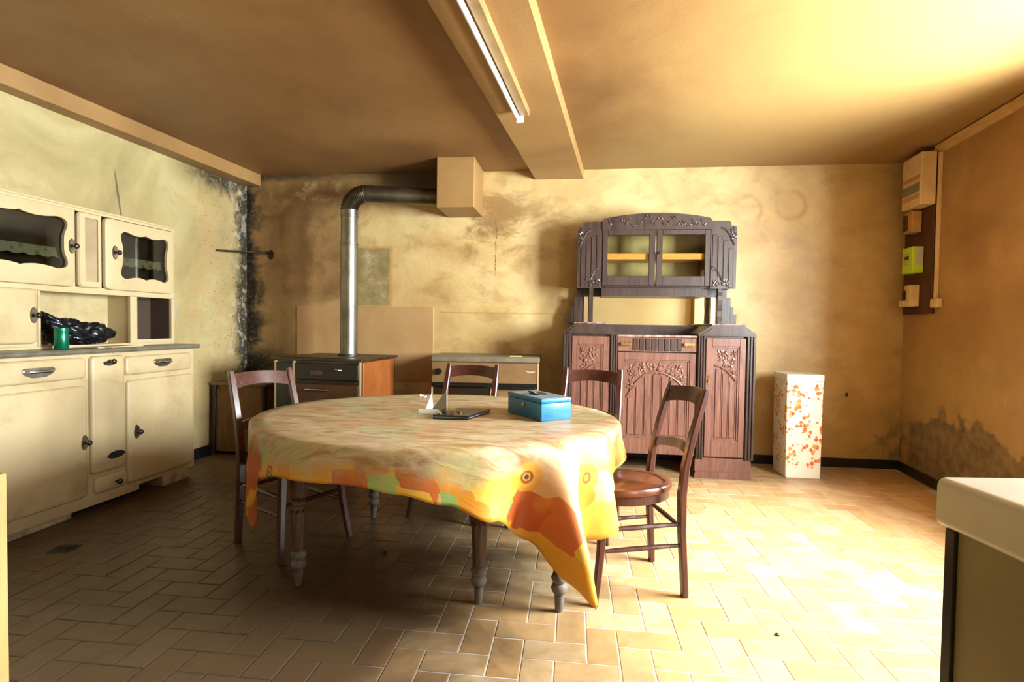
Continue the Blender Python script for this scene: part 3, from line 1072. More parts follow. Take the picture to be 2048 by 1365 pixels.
# ================================================================== CHAIRS
def make_chair():
    c = thing('dining_chair', '', 'chair', (0, 0, 0), 0)
    # seat: rounded, broad in front, with an embossed rim and panel; chair faces +x
    def so(sc, z, n=40):
        out = []
        for i in range(n):
            a = 2 * pi * i / n
            x = .205 * cos(a)
            wd = .185 + .025 * cos(a)
            k = abs(sin(a)) ** .8 * (1 if sin(a) > 0 else -1)
            out.append((x * sc + .005, wd * k * sc, z))
        return out
    mb = MB().loops([so(.96, .432), so(1.0, .438), so(1.0, .458), so(.975, .464), so(.86, .464), so(.84, .459), so(.80, .459), so(.77, .4625)])
    mb.obj('seat', 'seat', c, True, 50)
    mb = MB().loops([so(.93, .395), so(.95, .397), so(.95, .431), so(.92, .4315)])
    mb.obj('seat_frame', 'chair', c, True)
    for s in (-1, 1):
        # rear post: foot, seat, raked back
        P = [(-.205, .178, 0), (-.198, .177, .12), (-.187, .175, .28), (-.185, .174, .44), (-.198, .173, .56), (-.230, .172, .70), (-.272, .170, .84), (-.285, .170, .884)]
        W_ = [(.013, .016), (.014, .017), (.015, .018), (.016, .020), (.015, .019), (.014, .018), (.013, .017), (.010, .013)]
        MB().tube([(x, s * y, z) for x, y, z in P], 0, sq=[(b, a) for a, b in W_]).obj('rear_leg', 'chair', c, True, 40)
        P = [(.200, .205, 0), (.184, .193, .10), (.168, .180, .22), (.160, .170, .34), (.155, .166, .432)]
        W_ = [(.012, .014), (.013, .016), (.015, .017), (.016, .019), (.017, .020)]
        MB().tube([(x, s * y, z) for x, y, z in P], 0, sq=[(b, a) for a, b in W_]).obj('front_leg', 'chair', c, True, 40)
        for z, xf in ((.21, .168), (.30, .161)):
            xr = -.195 + .0 if z < .25 else -.187
            yf = .176
            MB().tube([(xr, s * .174, z + .012), (-.09, s * .174, z + .010), (0, s * .174, z + .006), (.1, s * .173, z + .002), (xf, s * yf, z)], [.008, .0105, .012, .0105, .008], n=8).obj('stretcher', 'chair', c, True)
    MB().tube([(.165, -.168, .26), (.17, 0, .262), (.165, .168, .26)], [.008, .012, .008], n=8).obj('stretcher', 'chair', c, True)
    MB().tube([(-.192, -.173, .29), (-.192, 0, .292), (-.192, .173, .29)], [.008, .012, .008], n=8).obj('stretcher', 'chair', c, True)
    def rail(z, h, bow, x0, wid, rake):
        n = 12
        rows = []
        for i in range(n + 1):
            q = -1 + 2 * i / n
            y = q * wid
            x = x0 - bow * (1 - q * q)
            dz = .010 * (1 - q * q) * (1 if h > .025 else 1.8)
            th = .008
            rows.append([(x - th - rake * h, y, z + h + dz), (x + th - rake * h, y, z + h + dz), (x + th + rake * h, y, z - h * (1 - .25 * (1 - q * q)) + dz), (x - th + rake * h, y, z - h * (1 - .25 * (1 - q * q)) + dz)])
        return MB().loops(rows)
    rail(.828, .038, .05, -.266, .168, .33).obj('top_rail', 'chair', c, True, 40)
    rail(.595, .022, .055, -.205, .171, .25).obj('back_rail', 'chair', c, True, 40)
    return c


ch = make_chair()
PLACES = [
    ((.522, 2.415), 188, 'dark wooden chair at the right end of the table with its round seat in view'),
    ((-1.135, 2.80), -33, 'dark wooden chair pushed in at the left end of the table, near the cream dresser'),
    ((-.345, 3.305), -108, 'dark wooden chair behind the table in front of the brown cooker'),
    ((.395, 3.06), -112, 'dark wooden chair behind the blue cash box, in front of the carved sideboard'),
]
for k, ((x, y), dg, lab) in enumerate(PLACES):
    c = ch if k == 0 else copy_tree(ch)
    put(c, (x, y, 0.001), RAD(dg))
    tag(c, lab, 'chair', 'dark wooden chairs around the table')

# ================================================================== SIDEBOARD (two-tier, carved)
SB_O = Vector((1.439, 4.10, 0)) + Vector((cos(RAD(-7)), sin(RAD(-7)), 0)) * (-.326)
sb = thing('sideboard', 'tall dark carved sideboard with glazed hutch and mirror against the back wall', 'sideboard', SB_O, RAD(-7))
D = 0.5


def carve(mb, x0, x1, z0, z1, y, arc, rnd, flowers, lean=1):
    """low relief: flutes below an arc, leaves and round blossoms above it"""
    n = max(3, int((x1 - x0) / .062))
    step = (x1 - x0) / n
    for i in range(n):
        a, b = x0 + i * step + .006, x0 + (i + 1) * step - .006
        top = min(arc(a), arc(b)) - .015
        mb.box(a, b, y - .006, y + .004, z0, top, .003)
        mb.box(b + .0035, b + .0085, y - .004, y + .004, z0, top)
    pts = [(x0 + (x1 - x0) * i / 14, y - .004, arc(x0 + (x1 - x0) * i / 14)) for i in range(15)]
    mb.tube(pts, .007, 6)
    r_ = random.Random(rnd)
    for fx, fz, fr in flowers:
        mb.ell((fx, y - .002, fz), (fr * .45, .012, fr * .45), sub=1)
        for q in range(7):
            a = 2 * pi * q / 7 + r_.random()
            mb.ell((fx + fr * .75 * cos(a), y, fz + fr * .75 * sin(a)), (fr * .42, .008, fr * .26), Matrix.Rotation(-a, 4, 'Y'), 1)
    for q in range(int((x1 - x0) / .012)):
        lx_ = r_.uniform(x0 + .02, x1 - .02)
        zmin = arc(lx_) + .02
        if zmin > z1 - .03:
            continue
        lz = r_.uniform(zmin, z1 - .02)
        a = r_.uniform(.4, 2.4)
        mb.ell((lx_, y + .001, lz), (.034, .008, .009), Matrix.Rotation(-a, 4, 'Y'), 1)


def frame_panel(parent, name, x0, x1, z0, z1, px0, px1, pz0, pz1, yf, th=.024, mat='sred'):
    mb = MB()
    for a, b, c_, d_ in ((x0, px0, z0, z1), (px1, x1, z0, z1), (px0, px1, z0, pz0), (px0, px1, pz1, z1)):
        mb.box(a, b, yf, yf + th, c_, d_, .002)
    mb.box(px0 - .005, px1 + .005, yf + .013, yf + th - .002, pz0 - .005, pz1 + .005)
    o = mb.obj(name, mat, parent)
    mb = MB()      # stepped moulding round the opening
    for a, b, c_, d_ in ((px0, px0 + .012, pz0, pz1), (px1 - .012, px1, pz0, pz1), (px0, px1, pz0, pz0 + .012), (px0, px1, pz1 - .012, pz1)):
        mb.box(a, b, yf + .006, yf + .014, c_, d_)
    mb.obj('moulding', mat, o)
    return o


# lower carcass
mb = MB()
mb.box(-.70, -.30, .02, D, .155, 1.086)
mb.box(.30, .70, .02, D, .155, 1.086)
mb.box(-.30, .30, .05, D, .155, 1.07)
mb.obj('lower_carcass', 'sdark', sb)
for s in (-1, 1):
    xa, xb = sorted((s * .29, s * .715))
    mb = MB().box(xa + .008, xb - .008, .0, D - .02, .05, .155)
    mb.prism([(xa + .004, .0), (xb - .004, .0), (xb - .004, .035), (xb - .012, .052), (xa + .012, .052), (xa + .004, .035)], -.014, D - .02)
    mb.obj('plinth', 'sred', sb)
    # fluted pilasters
    for a, b in ((s * .30, s * .355), (s * .655, s * .722)):
        a, b = min(a, b), max(a, b)
        mb = MB().box(a, b, -.004, .03, .145, 1.088)
        n = 3
        for i in range(n):
            w_ = (b - a) / n
            mb.box(a + i * w_ + .003, a + (i + 1) * w_ - .003, -.014, -.003, .147, 1.086, .003)
        mb.obj('pilaster', 'sdark', sb)
    # frieze block with chamfered shoulders
    o1, o2 = s * .30, s * .722
    pts = [(o1, 1.086), (o2, 1.086), (o2, 1.10), (s * .632, 1.168), (s * .40, 1.168), (o1, 1.10)]
    mb = MB().prism(pts if s > 0 else pts[::-1], -.012, D)
    pts2 = [(s * .33, 1.096), (s * .70, 1.096), (s * .628, 1.15), (s * .41, 1.15)]
    mb.prism(pts2 if s > 0 else pts2[::-1], -.020, -.010)
    mb.obj('frieze_block', 'sdark', sb)
    xa, xb = sorted((s * .395, s * .640))
    MB().box(xa, xb, -.016, D, 1.168, 1.178, .003).obj('marble_top', 'marble', sb)
    # tower doors
    xa, xb = sorted((s * .362, s * .650))
    pa, pb = sorted((s * .408, s * .607))
    dr = frame_panel(sb, 'door', xa, xb, .165, 1.07, pa, pb, .285, 1.008, -.004)
    mb = MB()
    if s > 0:
        arc = lambda x, a=pa, b=pb: .865 - .15 * ((x - a) / (b - a)) ** 2.2
    else:
        arc = lambda x, a=pa, b=pb: .865 - .15 * ((b - x) / (b - a)) ** 2.2
    ctr = (pa + pb) / 2
    carve(mb, pa + .022, pb - .022, .31, .985, .008, arc, 3 + s, [(ctr + s * .040, .885, .042), (ctr - s * .02, .945, .036), (ctr + s * .06, .81, .030), (ctr + s * .062, .955, .026)])
    mb.obj('carved_panel', 'sred', dr)
    # key plate on the inner stile
    kx = s * .385
    MB().box(kx - .008, kx + .008, -.008, -.004, .715, .785, .002).cyl((kx, -.014, .745), .006, .014, 'Y', 8).obj('key_plate', 'brass', dr)
# centre: drawer, door, marble
dr = MB().box(-.296, .296, .006, .05, .958, 1.066, .002).obj('drawer', 'sred', sb)
mb = MB()
for i in range(8):
    x = -.164 + i * .047
    mb.box(x - .019, x + .019, -.002, .008, .965, 1.06, .004)
mb.obj('drawer_flutes', 'sdark', dr)
for s in (-1, 1):
    x = s * .236
    MB().box(x - .04, x + .04, -.022, -.014, 1.005, 1.03, .002).box(x - .036, x - .026, -.015, .007, 1.008, 1.028).box(x + .026, x + .036, -.015, .007, 1.008, 1.028).obj('handle', 'brass', dr)
dr = frame_panel(sb, 'door', -.294, .294, .165, .95, -.246, .246, .285, .893, .008)
mb = MB()
carve(mb, -.222, .222, .31, .875, .020, lambda x: .80 - .20 * (abs(x + .0) / .222) ** 2.4 if x < 0 else .80 - .13 * (x / .222) ** 2.0, 11,
      [(.02, .825, .048), (.115, .79, .046), (.19, .745, .036), (-.19, .70, .042), (-.10, .835, .036), (-.19, .80, .03), (.17, .84, .028)])
mb.obj('carved_panel', 'sred', dr)
MB().box(-.276, -.262, .004, .009, .70, .77, .002).cyl((-.269, -.002, .73), .006, .014, 'Y', 8).obj('key_plate', 'brass', dr)
MB().box(-.30, .30, .0, D, 1.07, 1.086, .003).obj('marble_top', 'marble', sb)
# back rail, mirror and stepped wings
MB().box(-.40, .40, D - .09, D - .04, 1.086, 1.165).obj('back_rail', 'sdark', sb)
MB().box(-.56, .56, D - .06, D - .045, 1.165, 1.40).obj('mirror', 'mirror', sb)
mb = MB().box(-.62, .62, D - .045, D - .005, 1.165, 1.48)
for s in (-1, 1):
    for k, (xo, h) in enumerate(((.645, 1.40), (.67, 1.32), (.695, 1.26))):
        xa, xb = sorted((s * .575, s * xo))
        mb.box(xa, xb, D - .075 + .004 * k, D - .01, 1.168, h, .002)
mb.obj('mirror_back', 'sdark', sb)
for s in (-1, 1):
    # cut-out baluster boards carrying the hutch
    pr = [(.034, 1.170), (.036, 1.20), (.024, 1.24), (.020, 1.28), (.030, 1.33), (.036, 1.37), (.036, 1.40), (.026, 1.43), (.024, 1.47)]
    cx = s * .505
    pts = [(.235 - r, z) for r, z in pr] + [(.235 + r, z) for r, z in reversed(pr)]
    MB().loops([[(cx - .016, y, z) for y, z in pts], [(cx + .016, y, z) for y, z in pts]]).obj('column', 'sdark', sb)

# hutch
HY, HZ0, HZ1 = .20, 1.468, 1.945
mb = MB()
mb.box(-.62, .62, HY + .02, D, HZ0, HZ0 + .022)
mb.box(-.62, .62, HY + .02, D, HZ1 - .02, HZ1)
for x in (-.62, -.415, .395, .60):
    mb.box(x, x + .02, HY + .02, D, HZ0, HZ1)
mb.box(-.42, .42, HY + .06, D - .05, 1.398, HZ0)
mb.obj('hutch_carcass', 'sdark', sb)
MB().box(-.62, .62, D - .012, D, HZ0, HZ1).box(-.393, .393, D - .016, D - .012, HZ0 + .024, HZ1 - .022).obj('hutch_back', 'hint', sb)
MB().box(-.394, .394, HY + .026, D - .02, 1.692, 1.74, .002).obj('shelf', 'shelf', sb)
# stepped crest with arched middle
pts = [(-.425, 1.925)] + [(.425, 1.925)] + [(.425, 2.0), (.415, 2.012)]
for i in range(17):
    q = 1 - 2 * i / 16
    pts.append((.40 * q, 2.018 + .040 * (1 - q * q)))
pts += [(-.415, 2.012), (-.425, 2.0)]
mb = MB().prism(pts, HY - .012, HY + .03)
cr = mb.obj('crest', 'sdark', sb)
mb = MB()
r_ = random.Random(5)
for i in range(34):
    q = -1 + 2 * (i + .5) / 34
    x = .38 * q
    zt = 2.0 + .038 * (1 - q * q)
    mb.ell((x, HY - .012, r_.uniform(1.955, zt)), (.028, .007, .009), Matrix.Rotation(r_.choice((-1, 1)) * r_.uniform(.5, 1.1), 4, 'Y'), 1)
tag(mb.obj('carving', 'sdark', cr), kind='stuff')
for s in (-1, 1):
    pts = [(s * .425, HZ0 - .01), (s * .62, HZ0 - .01), (s * .62, 1.94), (s * .608, 1.952), (s * .575, 1.955), (s * .572, 1.982), (s * .56, 1.992), (s * .425, 1.994)]
    o = MB().prism(pts if s > 0 else pts[::-1], HY, HY + .024).obj('side_panel', 'sdark', sb)
    mb = MB()
    for i in range(4):
        x = s * (.452 + .042 * i)
        zt = 1.925 - .0 - .012 * i * i if True else 0
        zb = 1.56 - .012 * (3 - i) ** 0 + .0
        zb = 1.60 - .045 * i
        mb.box(x - .017, x + .017, HY - .006, HY + .002, zb, zt - .04, .003)
    mb.obj('flutes', 'sdark', o)
    mb = MB()
    mb.tube([(s * (.430 + .012 * k), HY - .003, 1.63 - .0022 * k * k) for k in range(8)], .006, 6)
    mb.tube([(s * (.50 + .0145 * k), HY - .003, 1.935 - .0028 * k * k) for k in range(8)], .006, 6)
    for q in range(14):
        mb.ell((s * r_.uniform(.44, .56), HY - .001, r_.uniform(1.475, 1.53)), (.024, .007, .009), Matrix.Rotation(r_.uniform(0, 3), 4, 'Y'), 1)
        mb.ell((s * r_.uniform(.575, .612), HY - .001, r_.uniform(1.84, 1.93)), (.02, .007, .008), Matrix.Rotation(r_.uniform(0, 3), 4, 'Y'), 1)
    tag(mb.obj('carving', 'sdark', o), kind='stuff')
    # glazed doors
    xa, xb = sorted((s * .006, s * .42))
    ga, gb = sorted((s * .052, s * .380))
    mb = MB()
    for a, b, c_, d_ in ((xa, ga, HZ0 + .01, 1.925), (gb, xb, HZ0 + .01, 1.925), (ga, gb, HZ0 + .01, 1.556), (ga, gb, 1.885, 1.925)):
        mb.box(a, b, HY - .004, HY + .02, c_, d_, .003)
    gd = mb.obj('glazed_door', 'sdark', sb)
    MB().box(ga - .004, gb + .004, HY + .008, HY + .011, 1.552, 1.889).obj('pane', 'glass', gd)
    if s > 0:
        MB().cyl((.022, HY - .016, 1.74), .007, .026, 'Y', 10).ell((.022, HY - .03, 1.74), (.018, .006, .009)).obj('knob', 'darkknob', gd, True)

# ================================================================== DRESSER
DR_O, DR_R = Vector((-2.335, 3.98, 0)), RAD(80.7)
ds = thing('kitchen_dresser', 'two-tier cream painted kitchen dresser with scalloped glass doors against the left wall', 'dresser', DR_O, DR_R)
DW, DD, UY = -1.48, .345, .155
mb = MB()
mb.box(DW, -.02, .012, DD, .085, .948)
mb.box(DW, -.50, .0, .02, .045, .10)
mb.box(-.50, -.02, .0, .02, .078, .10)
mb.box(DW, -.02, .0, .014, .10, .948)
mb.obj('lower_carcass', 'cream', ds)
mb = MB()
pr = [(-.03, .957), (-.024, .947), (DD, .947), (DD, .976), (-.024, .976), (-.03, .967)]
mb.loops([[(DW - .01, y, z) for y, z in pr], [(.012, y, z) for y, z in pr]])
mb.obj('worktop', 'ctop', ds)


def knob(parent, x, y, z, plate='oval', mat='nickel', side=0):
    mb = MB()
    if plate == 'oval':
        mb.loops([[(x + .022 * cos(a) + side, y, z + .045 * sin(a)) for a in [2 * pi * i / 20 for i in range(20)]],
                  [(x + .019 * cos(a) + side, y - .006, z + .041 * sin(a)) for a in [2 * pi * i / 20 for i in range(20)]]])
    elif plate == 'cup':
        mb.loops([[(x + .042 * cos(a), y, z - .006 + (.012 if sin(a) > 0 else .022) * sin(a)) for a in [2 * pi * i / 20 for i in range(20)]],
                  [(x + .038 * cos(a), y - .005, z - .006 + (.010 if sin(a) > 0 else .019) * sin(a)) for a in [2 * pi * i / 20 for i in range(20)]]])
    if plate:
        pl = mb.obj('handle_plate', mat, parent, True)
    else:
        pl = parent
        mb.bm.free()
    k = MB().cyl((x, y - .014, z), .007, .024, 'Y', 10).ell((x, y - .032, z), (.017, .013, .017)).obj('knob', 'darkknob', parent, True)


def pull(parent, x, y, z, wd):
    a = [(x - wd, z + .020), (x + wd, z + .020), (x + wd + .012, z + .008), (x + wd, z - .014), (x + wd * .45, z - .032), (x - wd * .45, z - .032), (x - wd, z - .014), (x - wd - .012, z + .008)]
    MB().prism(a, y - .005, y).obj('handle_plate', 'nickel', parent)
    mb = MB().tube([(x - wd * .9, y - .004, z), (x - wd * .8, y - .022, z), (x - wd * .5, y - .03, z), (x + wd * .5, y - .03, z), (x + wd * .8, y - .022, z), (x + wd * .9, y - .004, z)], [.005, .007, .008, .008, .007, .005], 8)
    mb.obj('handle', 'chrome', parent, True)


PY = -.020
dw = soft_panel(MB(), -1.42, -.872, .805, .928, .001, PY).obj('drawer', 'cream', ds, True, 40)
pull(dw, -1.145, PY, .868, .075)
dw = soft_panel(MB(), -.610, -.058, .797, .918, .001, PY).obj('drawer', 'cream', ds, True, 40)
pull(dw, -.325, PY, .868, .065)
do = soft_panel(MB(), -1.42, -.868, .112, .765, .001, PY).obj('door', 'cream', ds, True, 40)
knob(do, -.890, PY, .435)
do = soft_panel(MB(), -.600, -.040, .108, .765, .001, PY).obj('door', 'cream', ds, True, 40)
knob(do, -.535, PY, .430)
do = soft_panel(MB(), -.848, -.622, .232, .930, .001, PY - .006).obj('tilting_bin', 'cream', ds, True, 40)
knob(do, -.732, PY - .006, .895, 'cup')
a = [(-.745 + .055, .33)]
mb = MB().prism([(-.755, .318), (-.73, .338), (-.69, .345), (-.65, .338), (-.625, .322), (-.65, .306), (-.69, .298), (-.73, .303)], PY - .010, PY - .005)
mb.obj('badge', 'badge', do)
dw = soft_panel(MB(), -.822, -.600, .108, .208, .001, PY).obj('small_drawer', 'cream', ds, True, 40)
knob(dw, -.690, PY, .155, None)

# upper carcass (open boxes)
UX1 = -.022
mb = MB()
mb.box(DW, UX1, UY, DD, 1.796, 1.815)
mb.box(DW, UX1, UY - .008, DD, 1.812, 1.826, .003)
mb.box(DW, UX1, UY, DD, .977, .992)
for x in (DW, -1.005, -.395, UX1 - .018):
    mb.box(x, x + .018, UY + .004, DD, .992, 1.32)
for x in (DW, -.795, -.622, UX1 - .018):
    mb.box(x, x + .018, UY + .004, DD, 1.34, 1.796)
mb.box(DW, UX1, UY, DD, 1.305, 1.345)
# face frame
mb.box(DW, -1.0, UY, UY + .018, .99, 1.31)
mb.box(-1.005, -.985, UY, UY + .018, .99, 1.31)
mb.box(-.40, -.345, UY, UY + .018, .99, 1.31)
mb.box(-.05, UX1, UY, UY + .018, .99, 1.31)
mb.box(-.345, -.05, UY, UY + .018, .99, 1.015)
mb.obj('upper_carcass', 'creamup', ds)
MB().box(DW, UX1, DD - .01, DD, .98, 1.81).obj('back_panel', 'dback', ds)
mb = MB()
for x in (DW + .02, -.602):
    mb.box(x, x + .01, UY + .03, DD - .012, 1.346, 1.795)
mb.box(-.345, -.332, UY + .03, DD - .012, .993, 1.304).box(-.05, -.042, UY + .02, DD - .012, .993, 1.304)
mb.box(DW + .03, -.80, DD - .016, DD - .011, 1.346, 1.795).box(-.60, -.045, DD - .016, DD - .011, 1.346, 1.795).box(-.33, -.045, DD - .016, DD - .011, .993, 1.304)
o = mb.obj('lining', plain('dark_lining', '#3c2a1a', 0.8), ds)
for xa, xb in ((DW + .02, -.80), (-.60, -.045)):
    sh = MB().box(xa, xb, UY + .035, DD - .018, 1.545, 1.557).obj('shelf', 'dint', ds)
    mb = MB()
    n = 24
    pts0 = [(xa + (xb - xa) * i / n, UY + .032, 1.562) for i in range(n + 1)]
    pts1 = [(xa + (xb - xa) * i / n, UY + .031, 1.512 - .012 * abs(sin(i * pi / 3))) for i in range(n + 1)]
    mb.loops([[(x, y + .002, z) for x, y, z in pts0], [(x, y + .002, z) for x, y, z in pts1], pts1, pts0, [(x, y + .002, z) for x, y, z in pts0]], False, False, False)
    tag(mb.obj('shelf_edging', 'lace', sh), 'faded flowered shelf edging strip')


def scallop(x0, x1, z0, z1, n):
    """ornate window outline resampled to n points by angle, matching a rounded rect outside"""
    cx, cz = (x0 + x1) / 2, (z0 + z1) / 2
    hx, hz = (x1 - x0) / 2, (z1 - z0) / 2
    q = [(.0, 1.0), (.06, .955), (.3, .90), (.55, .93), (.80, 1.0), (.97, .90), (1.0, .68), (.93, .35), (.92, 0)]
    full = q + [(x, -z) for x, z in q[-2::-1]] + [(-x, -z) for x, z in q[1:]] + [(-x, z) for x, z in q[-2:0:-1]]
    k = len(full)
    out = []
    per = n // k
    for i in range(k):
        p0, p1, p2, p3 = full[i - 1], full[i], full[(i + 1) % k], full[(i + 2) % k]
        for j in range(per):
            t_ = j / per
            f1 = lambda a, b, c_, d_: .5 * ((2 * b) + (-a + c_) * t_ + (2 * a - 5 * b + 4 * c_ - d_) * t_ ** 2 + (-a + 3 * b - 3 * c_ + d_) * t_ ** 3)
            out.append((cx + hx * f1(p0[0], p1[0], p2[0], p3[0]), cz + hz * f1(p0[1], p1[1], p2[1], p3[1])))
    return out


def outer_match(inner, x0, x1, z0, z1, r):
    cx, cz = (x0 + x1) / 2, (z0 + z1) / 2
    hx, hz = (x1 - x0) / 2, (z1 - z0) / 2
    out = []
    for x, z in inner:
        dx, dz = (x - cx), (z - cz)
        k = min(hx / abs(dx) if abs(dx) > 1e-6 else 1e9, hz / abs(dz) if abs(dz) > 1e-6 else 1e9)
        px, pz = dx * k, dz * k
        ax, az = hx - r, hz - r
        if abs(px) > ax and abs(pz) > az:
            ex, ez = abs(px) - ax, abs(pz) - az
            l_ = sqrt(ex * ex + ez * ez) or 1
            f_ = min(1, r / l_)
            px = math.copysign(ax + ex * f_, px)
            pz = math.copysign(az + ez * f_, pz)
        out.append((cx + px, cz + pz))
    return out


for (x0, x1, z0, z1), (wx0, wx1, wz0, wz1), kx in (((-1.42, -.800, 1.338, 1.796), (-1.375, -.848, 1.438, 1.735), -.822), ((-.604, -.048, 1.338, 1.790), (-.492, -.102, 1.415, 1.722), -.535)):
    inn = scallop(wx0, wx1, wz0, wz1, 96)
    out = outer_match(inn, x0, x1, z0, z1, .03)
    mid_ = outer_match(inn, x0 + .010, x1 - .010, z0 + .010, z1 - .010, .025)
    mb = MB()
    y0 = UY - .026
    seq = [[(x, UY - .002, z) for x, z in out], [(x, y0 + .012, z) for x, z in out], [(x, y0 + .003, z) for x, z in outer_match(inn, x0 + .003, x1 - .003, z0 + .003, z1 - .003, .028)], [(x, y0, z) for x, z in mid_], [(x, y0, z) for x, z in inn], [(x, UY - .002, z) for x, z in inn], [(x, UY - .002, z) for x, z in out]]
    mb.loops(seq, False, False)
    gd = mb.obj('glazed_door', 'creamup', ds, True, 30)
    MB().box(wx0 - .02, wx1 + .02, UY - .009, UY - .006, wz0 - .02, wz1 + .02).obj('pane', 'dglass', gd)
    knob(gd, kx, y0, 1.577)
# narrow middle door with ribbed glass, lower left door
inn = rrect(-.738, -.652, 1.378, 1.762, .004, 5)
mb = MB()
y0 = UY - .024
o_ = rrect(-.778, -.625, 1.340, 1.794, .028, 5)
m_ = rrect(-.770, -.633, 1.348, 1.786, .022, 5)
mb.loops([[(x, UY - .002, z) for x, z in o_], [(x, y0 + .010, z) for x, z in o_], [(x, y0, z) for x, z in m_], [(x, y0, z) for x, z in inn], [(x, UY - .002, z) for x, z in inn], [(x, UY - .002, z) for x, z in o_]], False, False)
gd = mb.obj('narrow_door', 'creamup', ds, True, 30)
MB().box(-.742, -.648, y0 + .010, y0 + .014, 1.374, 1.766).obj('frosted_pane', plain('frosted_pane', '#a88f70', 0.35, 0, '#937a5c', 5), gd)
do = soft_panel(MB(), -1.42, -1.018, 1.008, 1.312, UY - .001, UY - .022).obj('door', 'creamup', ds, True, 40)
knob(do, -1.040, UY - .022, 1.166)

# blocks under the dresser
blk = [(-.30, -.05, .004, .24, .081, 'pale stone block under the right end of the cream dresser', -.0),
       (-1.42, -.93, .022, .2, .086, 'flat pale plank block under the left end of the cream dresser', 0)]
for xa, xb, ya, yb, h, lab, _ in blk:
    mb = MB().box(-(xb - xa) / 2, (xb - xa) / 2, -(yb - ya) / 2, (yb - ya) / 2, 0, h - .004, .006, 2)
    o = mb.obj('support_block', 'brick')
    p = frame(DR_O, DR_R) @ Vector(((xa + xb) / 2, (ya + yb) / 2, 0.001))
    put(o, p, DR_R + RAD(random.uniform(-2, 2)))
    tag(o, lab, 'block')

# things in the dresser niche
DF = frame(DR_O, DR_R)
bm = bmesh.new()
bmesh.ops.create_icosphere(bm, subdivisions=5, radius=1)
for v in bm.verts:
    p = v.co.copy()
    q = Vector((p.x * .23, p.y * .085, p.z * .075))
    if p.x < -.55:
        q.z += (-.55 - p.x) * .22
    q.z += .035 * mnoise.noise(Vector((q.x * 7, q.y * 9, 1)))
    rdg = abs(mnoise.noise(q * 17)) * .034 + abs(mnoise.noise(q * 41 + Vector((3, 1, 2)))) * .020
    q += p.normalized() * (rdg - .012)
    q.z = max(q.z, -.072)
    v.co = q
me = bpy.data.meshes.new('rubbish_bag')
for f_ in bm.faces:
    f_.smooth = True
bm.to_mesh(me)
bm.free()
me.materials.append(M['plastic'])
o = bpy.data.objects.new('rubbish_bag', me)
COL.objects.link(o)
put(o, DF @ Vector((-.74, .19, 1.066)), DR_R)
tag(o, 'crumpled black plastic bag lying in the open niche of the dresser', 'bag')
o = thing('green_tin', 'shiny green metal tin standing beside the black bag on the dresser', 'tin', DF @ Vector((-.955, .055, .977)), DR_R)
MB().lathe([(.032, 0), (.034, .003), (.034, .104), (.032, .108)], n=24).obj('tin_body', 'green', o, True)
MB().lathe([(.0345, .104), (.0345, .118), (.030, .121)], n=24).obj('tin_lid', 'green', o, True)
o = MB().loops([[(-.17, -.055, 0), (.17, -.05, 0), (.165, .04, 0), (-.168, .045, 0)], [(-.17, -.055, .006), (.17, -.05, .008), (.165, .04, .008), (-.168, .045, .006)]]).obj('cream_board', 'creamup')
put(o, DF @ Vector((-.63, .045, .977)), DR_R + RAD(2))
tag(o, 'loose cream board lying flat on the dresser worktop in front of the black bag', 'board')
o = MB().tube([(-.02, 0, .002), (.02, -.012, .004), (.06, -.02, .003), (.10, -.03, -.0), (.12, -.044, .0), (.126, -.046, -.04)], .0016, 6).obj('thin_cord', 'zipr', None, True)
put(o, DF @ Vector((-.84, .012, .980)), DR_R)
tag(o, 'thin reddish cord trailing over the front edge of the dresser worktop', 'cord')

# ================================================================== WOOD BOX behind the left chair
bxo = thing('wooden_box', 'low brown plywood box with dark posts in the back left corner', 'box', (-2.30, 4.70, 0), RAD(-8))
MB().box(-.22, .22, -.115, -.10, .03, .60, .002).obj('front_panel', 'boxwood', bxo)
MB().box(-.22, .22, .10, .115, .03, .60).box(-.225, -.21, -.10, .10, .03, .60).box(.21, .225, -.10, .10, .03, .60).box(-.21, .21, -.10, .10, .03, .045).obj('box_walls', 'boxwood', bxo)
for x, y in ((-.235, -.12), (.235, -.12), (-.235, .12), (.235, .12)):
    MB().tube([(x * 1.05, y, 0), (x, y, .3), (x * .97, y, .615)], 0, sq=(.018, .018)).obj('post', 'darkwood', bxo)
MB().box(-.26, .26, -.14, .14, .60, .622, .003).obj('lid', 'boxwood', bxo)
MB().tube([(-.19, -.118, .595), (-.19, -.135, .56), (-.185, -.145, .53), (-.175, -.135, .515)], .006, 6).obj('hook', 'iron', bxo, True)

# ================================================================== WOOD STOVE
st_ang = atan2(4.218 - 4.074, -1.872 + 1.139)
ST_O = Vector((-1.139, 4.074, 0))
ST_R = st_ang - pi
stv = thing('wood_stove', 'brown enamel wood stove with black door panel carrying the flue pipe', 'stove', ST_O, ST_R)
WS, DS = .745, .66
mb = MB()
mb.box(-WS - .005, .015, -.012, DS + .0, .852, .872, .004)
mb.obj('cooktop', 'stovetop', stv)
tr_o = MB().box(-WS + .02, -.17, .02, .24, .872, .877, .002).obj('hotplate', 'stovetop', stv)
mb = MB().box(-WS + .02, 0, .012, DS - .03, .06, .852)
mb.obj('body', 'stovebr', stv)
MB().box(-.004, .006, .03, DS - .05, .07, .845, .003).obj('side_panel', 'stoveor', stv)
for x in (-WS + .02, -WS + .18, -.014):
    MB().box(x - .004, x + .012, -.002, .014, .06, .848).obj('front_trim', 'cooktrim', stv)
dr = MB().box(-WS + .20, -.02, -.003, .012, .705, .835, .004).obj('ash_flap', 'black', stv)
MB().box(-.42, -.32, -.010, -.003, .745, .775).obj('plate', 'stovebr', dr)
